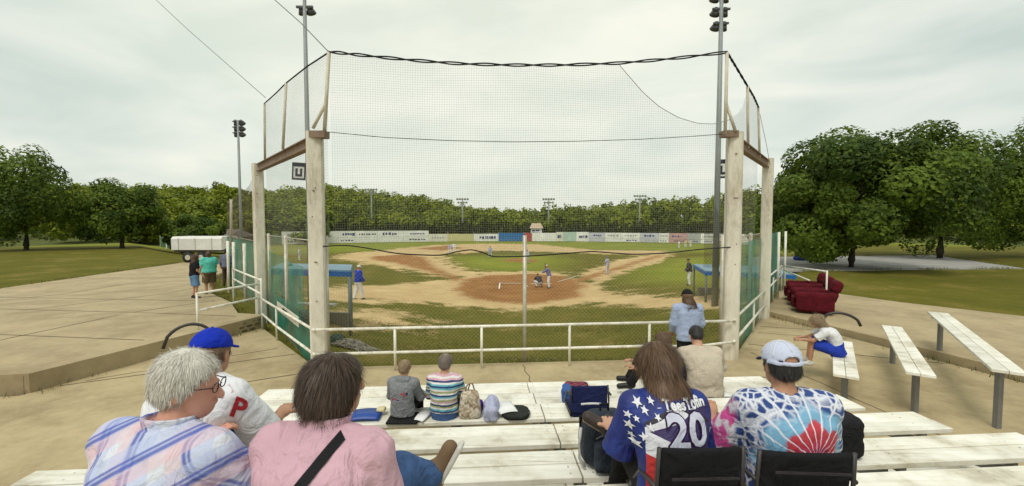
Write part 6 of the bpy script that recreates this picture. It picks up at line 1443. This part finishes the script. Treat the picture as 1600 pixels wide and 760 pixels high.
def rumple(name, label, cat, c, half, m, seed, vox=.012, amp=.02, rz=0, rad=.05, freq=14):
    fo = folds(seed, freq); R = np.array(Matrix.Rotation(rz, 3, 'Z')); c = Vector(c); root = c
    def f(P): return np.maximum(rbox(P, (0, 0, half[2]), half, min(rad, min(half) * .95), R) + amp * fo(P), -P[:, 2])
    h = max(half[0], half[1]) * 1.35
    o = link_mesh(name, *surfnet(f, A3(-h, -h, 0), A3(h, h, half[2] * 2.4), vox), m, None, True, offset=(0, 0, 0)); o.location = c; tag(o, label, cat); return o
def plaid_red():
    m, nt, b, L = nodes_mat('blanket_red_plaid'); tc = N(nt, 'ShaderNodeTexCoord'); ck = N(nt, 'ShaderNodeTexChecker', Scale=22.0); ck.inputs['Color1'].default_value = (.30, .03, .035, 1); ck.inputs['Color2'].default_value = (.03, .02, .05, 1); L(tc.outputs['Object'], ck.inputs['Vector']); L(ck.outputs['Color'], b.inputs['Base Color']); b.inputs['Roughness'].default_value = .9; return m
p = row_pt(1, 903, .3); rumple('blanket', 'folded red and black plaid blanket behind the empty navy seat', 'blanket', (p.x, p.y, p.z), (.16, .12, .10), plaid_red(), 51)
p = row_pt(1, 888, .12); rumple('duffel_bag', 'small blue bag tucked beside the empty navy seat', 'bag', (p.x, p.y - .02, p.z), (.07, .12, .10), cloth('blue_bag', (.05, .12, .38)), 52)
def backpack():
    p = row_pt(4, 947, .4); root = empty('backpack', p, .15); tag(root, 'dark slate backpack standing on the bench by the numbered jersey', 'backpack'); fo = folds(61, 12); m = cloth('slate_nylon', (.022, .030, .042), .25, 8, .3, 60, .6)
    def fb(P): q = P.copy(); q[:, 0] = q[:, 0] * (1 + .5 * np.clip(P[:, 2] - .2, 0, 1)); return sunion([rbox(q, (0, 0, .20), (.165, .105, .20), .09)], .03) + .010 * fo(P)
    b = blob('main_sack', fb, A3(-.2, -.16, 0), A3(.2, .16, .44), .011, m, root, (0, 0, 0))
    blob('front_pocket', lambda P: rbox(P, (0, -.125, .13), (.12, .045, .11), .04) + .006 * fo(P * 1.3), A3(-.15, -.2, 0), A3(.15, -.06, .27), .010, cloth('slate_nylon_2', (.03, .04, .055), .25, 8, .3, 60, .6), root, (0, 0, 0))
    t = MB().tube([Vector((-.03, .0, .395)), Vector((-.03, .01, .44)), Vector((.03, .01, .44)), Vector((.03, .0, .395))], .009, 6); link_mesh('grab_loop', t.v, t.f, BLACKC, root, True, offset=(0, 0, 0))
    for sg in (-1, 1):
        t = MB().tube([Vector((sg * .07, .09, .36)), Vector((sg * .12, .17, .28)), Vector((sg * .13, .16, .12)), Vector((sg * .12, .09, .05))], .016, 6); link_mesh('shoulder_strap', t.v, t.f, BLACKC, root, True, offset=(0, 0, 0))
    t = MB().tube([Vector((-.185, -.03, .30)), Vector((-.20, -.05, .2)), Vector((-.195, -.04, .08)), Vector((-.16, -.05, .02))], .012, 6); link_mesh('side_strap', t.v, t.f, mat('strap_pale', (.5, .5, .5)), root, True, offset=(0, 0, 0))
    t = MB().tube([Vector((x, -.12 - .03 * math.cos(x * 9), .30 - x * x * 3)) for x in np.linspace(-.11, .11, 9)], .005, 5); link_mesh('zip', t.v, t.f, mat('zip_grey', (.15, .15, .16), .4), b, True, offset=(0, 0, 0))
backpack()
def tan_pattern():
    m, nt, b, L = nodes_mat('tote_print'); tc = N(nt, 'ShaderNodeTexCoord'); v = N(nt, 'ShaderNodeTexVoronoi', Scale=24.0); L(tc.outputs['Object'], v.inputs['Vector']); n = N(nt, 'ShaderNodeTexNoise', Scale=15.0, Detail=4, Distortion=1.5); L(tc.outputs['Object'], n.inputs['Vector'])
    r = ramp(nt, [(.35, (.16, .10, .06)), (.48, (.42, .33, .22)), (.62, (.66, .60, .50))]); L(n.outputs['Fac'], r.inputs['Fac']); L(r.outputs['Color'], b.inputs['Base Color']); b.inputs['Roughness'].default_value = .8; return m
def tote():
    p = row_pt(2, 733, .30); root = empty('tote_bag', p, .1); tag(root, 'tan patterned tote bag slumped next to the striped sweater', 'bag'); fo = folds(63, 16); m = tan_pattern()
    def f(P): q = P.copy(); q[:, 0] = q[:, 0] * (1 + 1.4 * np.clip(P[:, 2] - .08, 0, 1)); q[:, 1] = q[:, 1] * (1 + 1.8 * np.clip(P[:, 2] - .05, 0, 1)); return np.maximum(rbox(q, (0, 0, .14), (.12, .09, .15), .06) + .014 * fo(P), -P[:, 2])
    blob('sack', f, A3(-.18, -.15, 0), A3(.18, .15, .32), .011, m, root, (0, 0, 0))
    for sg in (-1, 1):
        t = MB().tube([Vector((sg * .06, .02 * sg, .26)), Vector((sg * .03, .02 * sg, .36)), Vector((0, 0, .37)), Vector((-.02, -.01, .30))], .008, 6); link_mesh('strap', t.v, t.f, mat('tan_strap', (.24, .15, .09), .7), root, True, offset=(0, 0, 0))
tote()
def draped(name, label, p, m, seed, w=.13, d=.16, hang=.14, hgt=.16):
    """soft garment over the near edge of the bench"""
    fo = folds(seed, 18); o = None
    def f(P): 
        a = ellip(P, (0, .03, hgt * .45), (w, d * .6, hgt * .6)); b = rbox(P, (0, -.10, hgt * .25), (w * .85, .05, hgt * .45), .045); return sunion([a, b], .05) + .022 * fo(P * A3(1.6, 1, .6))
    o = link_mesh(name, *surfnet(lambda P: np.maximum(f(P), -.002 - P[:, 2] + 0 * P[:, 0]), A3(-w - .08, -.22, -.01), A3(w + .08, d + .06, hgt * 1.7), .010), m, None, True, offset=(0, 0, 0)); o.location = p; tag(o, label, 'sweater'); return o
p = row_pt(2, 767, .32); draped('sweater', 'crumpled lavender sweater lying next to the patterned tote bag', p, cloth('lavender_knit', (.42, .44, .60), .15, 20), 64, .085, .14, .1, .20)
p = row_pt(2, 748, .55); rumple('pouch', 'small violet and pink pouch between the tote bag and the lavender sweater', 'pouch', (p.x, p.y, p.z), (.045, .05, .07), cloth('violet_pouch', (.07, .04, .30), .4, 25), 66, .010, .010)
p = row_pt(2, 806, .30)
def cushion():
    root = empty('seat_cushion', p); tag(root, 'black round-cornered seat cushion under the loose sheet of paper', 'cushion')
    blob('pad', lambda P: np.maximum(rbox(P, (0, 0, .025), (.15, .16, .025), .022), np.hypot(P[:, 0] - .0, (P[:, 1]) * .95) - .165), A3(-.18, -.18, 0), A3(.18, .18, .05), .010, cloth('cushion_charcoal', (.022, .024, .022)), root, (0, 0, 0))
    t = MB().tube([Vector((math.cos(a) * .160, math.sin(a) * .165, .026)) for a in np.linspace(0, 6.283, 40)], .006, 5); link_mesh('piping', t.v, t.f, BLACKC, root, True, offset=(0, 0, 0))
cushion()
PAPER = mat('paper_white', (.80, .80, .80), .6, .03)
def paper(label, c, w, h, rz, tilt=0.0, m=PAPER, name='paper_sheet', t=.004):
    n = 8; vs = []; M = Matrix.Translation(c) @ Matrix.Rotation(rz, 4, 'Z') @ Matrix.Rotation(tilt, 4, 'X')
    for zz in (0, -t):
        for i in range(n + 1):
            for j in (0, 1): x = (i / n - .5) * w; vs.append(M @ Vector((x, (j - .5) * h, .012 * math.sin(i / n * 3.1) + zz)))
    k = 2 * (n + 1); fs = [(2 * i, 2 * i + 2, 2 * i + 3, 2 * i + 1) for i in range(n)] + [(k + 2 * i + 1, k + 2 * i + 3, k + 2 * i + 2, k + 2 * i) for i in range(n)] + [(2 * i, 2 * i + k, 2 * i + 2 + k, 2 * i + 2) for i in range(n)] + [(2 * i + 3, 2 * i + 3 + k, 2 * i + 1 + k, 2 * i + 1) for i in range(n)] + [(0, 1, 1 + k, k), (2 * n + 1, 2 * n, 2 * n + k, 2 * n + 1 + k)]
    o = link_mesh(name, vs, fs, m, None, True, offset=c); o.location = c; tag(o, label, 'paper' if name == 'paper_sheet' else 'folder'); return o
q = row_pt(2, 790, .42); paper('loose white sheet of paper on the black cushion', q + V3(0, 0, .066), .21, .24, .35, .10)
q = row_pt(2, 656, .25); paper('white programme lying between the two seated children', q + V3(0, 0, .03), .14, .22, -.3, .05)
q = row_pt(1, 1128, .2); paper('white scorecard next to the man in the beige T-shirt', q + V3(0, 0, .02), .30, .22, .2, .03)
q = row_pt(2, 568, .45); paper('blue folder lying flat on the bench in front of the pink blouse', q + V3(0, 0, .035), .32, .24, .08, .03, mat('folder_blue', (.012, .06, .30), .4, .1), 'folder', .02)
q = row_pt(2, 592, .6); rumple('food_wrapper', 'pale yellow crumpled food wrapper on the corner of the blue folder', 'wrapper', q + V3(0, 0, .038), (.045, .04, .02), mat('wrapper_yellow', (.66, .58, .34), .6), 68, .008, .012)
p2 = row_pt(2, 628, .22); rumple('seat_cushion', 'flat black cushion under the child in the grey sweatshirt', 'cushion', p2, (.17, .13, .016), BLACKC, 69, .009, .003, rad=.015)
q = row_pt(4, 1140, .5); rumple('water_bottle_sleeve', 'bright green pouch on the bench between the two black seats', 'pouch', q, (.05, .05, .04), cloth('lime', (.28, .48, .06), .3), 70, .010, .010)
q = row_pt(4, 1318, .45); rumple('shoulder_bag', 'black shoulder bag on the bench past the tie-dye shirt', 'bag', q, (.14, .11, .15), BLACKC, 71, .012, .018)

# ------------------------------------------------------------------ recliners
def recliner(label, x, y, rz, first=None):
    root = empty('recliner', (x, y, 2.803), rz); tag(root, label, 'recliner', 'red recliners on the platform'); m = cloth('burgundy_velour', (.095, .007, .013), .3, 5, .4, 40, .95)
    def put(n, f, lo, hi): return blob(n, f, A3(*lo), A3(*hi), .022, m, root, (0, 0, 0))
    put('base', lambda P: rbox(P, (0, 0, .19), (.36, .42, .15), .05), (-.42, -.5, 0), (.42, .5, .4))
    put('seat_cushion', lambda P: rbox(P, (0, .08, .40), (.24, .40, .10), .08), (-.3, -.4, .2), (.3, .56, .56))
    put('backrest', lambda P: sunion([rbox((P - A3(0, -.36, .38)) @ np.array(Matrix.Rotation(.32, 3, 'X')), (0, 0, .10), (.26, .11, .16), .09), rbox((P - A3(0, -.36, .38)) @ np.array(Matrix.Rotation(.32, 3, 'X')), (0, .01, .40), (.26, .13, .17), .11)], .03), (-.36, -.85, .2), (.36, .05, 1.15))
    for sg in (-1, 1): put('arm', lambda P: sunion([rbox(P, (sg * .34, .02, .30), (.10, .44, .22), .06), capsule(P, A3(sg * .34, -.36, .52), A3(sg * .34, .40, .50), .10)], .03), (sg * .34 - .16, -.56, .03), (sg * .34 + .16, .58, .68))
    put('footrest', lambda P: rbox(P, (0, .50, .28), (.24, .05, .15), .04), (-.3, .4, .1), (.3, .6, .5))
for k, (x, y, lab) in enumerate(((8.55, 11.85, 'burgundy velour recliner at the near end of the row of three'), (9.02, 12.75, 'burgundy velour recliner in the middle of the row of three'), (9.5, 13.65, 'burgundy velour recliner at the far end of the row by the teal fence'))): recliner(lab, x, y, math.atan2(.8, .6) + .1)

# ------------------------------------------------------------------ odds and ends by the dugouts
q = at(462, 500, 12.0); rumple('equipment_bag', 'dark green equipment bag on the ground behind the teal side fence', 'bag', (q.x, q.y, gz(q.x, q.y)), (.45, .3, .22), cloth('dark_green_canvas', (.02, .07, .055)), 81, .03, .05, .4, .12, 7)
q = at(500, 520, 10.8); rumple('tarpaulin', 'crumpled dark green tarpaulin at the foot of the dugout post', 'tarpaulin', (q.x + .3, q.y, gz(q.x + .3, q.y)), (.28, .2, .1), cloth('tarp_green', (.03, .06, .045)), 82, .025, .05, .2, .08, 8)
def net_heap():
    q = ground_at(552, 545); r = np.random.default_rng(83); lines = []
    for k in range(130):
        t = np.linspace(0, 1, 14); a = r.uniform(0, 6.28); c = r.normal(0, .22, 2); ln = r.uniform(.3, .9)
        x = c[0] + np.cos(a) * (t - .5) * ln + .06 * np.sin(t * r.uniform(5, 14) + a); y = c[1] * .6 + np.sin(a) * (t - .5) * ln * .6 + .05 * np.sin(t * r.uniform(5, 14))
        h = .20 * np.exp(-(x / .45) ** 2 - (y / .28) ** 2) * r.uniform(.4, 1.1) + .03; X, Y = q.x + x, q.y + y; lines.append(np.stack([X, Y, terrain(X, Y) + h + .02 * np.sin(t * 20 + a)], -1))
    V, F = wires(lines, .009, 4); tag(link_mesh('net_heap', V, F, mat('grey_netting', (.30, .28, .23), .9, .3, 14)), 'heap of grey netting on the grass below the dugout post', 'netting')
net_heap()
q = at(1252, 402, 31); rumple('tarpaulin', 'small blue tarpaulin bundle lying on the grey path under the trees', 'tarpaulin', (q.x, q.y, WALK - .025), (.45, .3, .14), cloth('tarp_blue', (.02, .05, .25)), 84, .03, .05, .2, .1, 7)
# dark folded net hanging by the floodlight pole
HA, HB = V3(*at(1099, 380, 15.2)[:2], 0), V3(*at(1150, 380, 15.9)[:2], 0)
htop = curve_s(HA, HB, [(1098, 325), (1104, 312), (1110, 330), (1116, 318), (1124, 336), (1130, 306), (1136, 298), (1142, 314), (1152, 310)])
net('hanging_net', 'dark brown net gathered in folds beside the grey floodlight pole', HA, HB, htop, lambda s: at(1120, 418, 15.4).z, .05, mat('dark_net', (.06, .048, .03), .9), .005, .12)

# ------------------------------------------------------------------ marks at home plate
CHALK = mat('chalk', (.78, .76, .70), .9, .25, 9)
def chalk(pix, w=.10):
    m = MB()
    for (a, b) in pix:
        p, q = ground_at(*a), ground_at(*b); n = 8
        for i in range(n):
            u, v = p.lerp(q, i / n), p.lerp(q, (i + 1) / n); u.z = float(terrain(u.x, u.y)) + .03; v.z = float(terrain(v.x, v.y)) + .03; m.beam(u, v, w, .012)
    m.build('chalk_marking', CHALK, ground)
chalk([((781, 443), (814, 443.5)), ((781, 443), (780, 452)), ((829, 444), (862, 444))])
chalk([((872, 441), (905, 431))], .07)
def home_plate():
    p = ground_at(821, 448); root = empty('home_plate', p + Vector((0, 0, .03))); tag(root, 'white five-sided home plate in the brown dirt before the catcher', 'home plate')
    pts = [(-.215, .2), (.215, .2), (.215, -.02), (0, -.23), (-.215, -.02)]; v = [(p.x + x, p.y + y, p.z + z) for z in (.045, .02) for x, y in pts]
    MB().add(v, [(4, 3, 2, 1, 0)] + [(i, (i + 1) % 5, (i + 1) % 5 + 5, i + 5) for i in range(5)]).build('slab', CHALK, root)
home_plate()
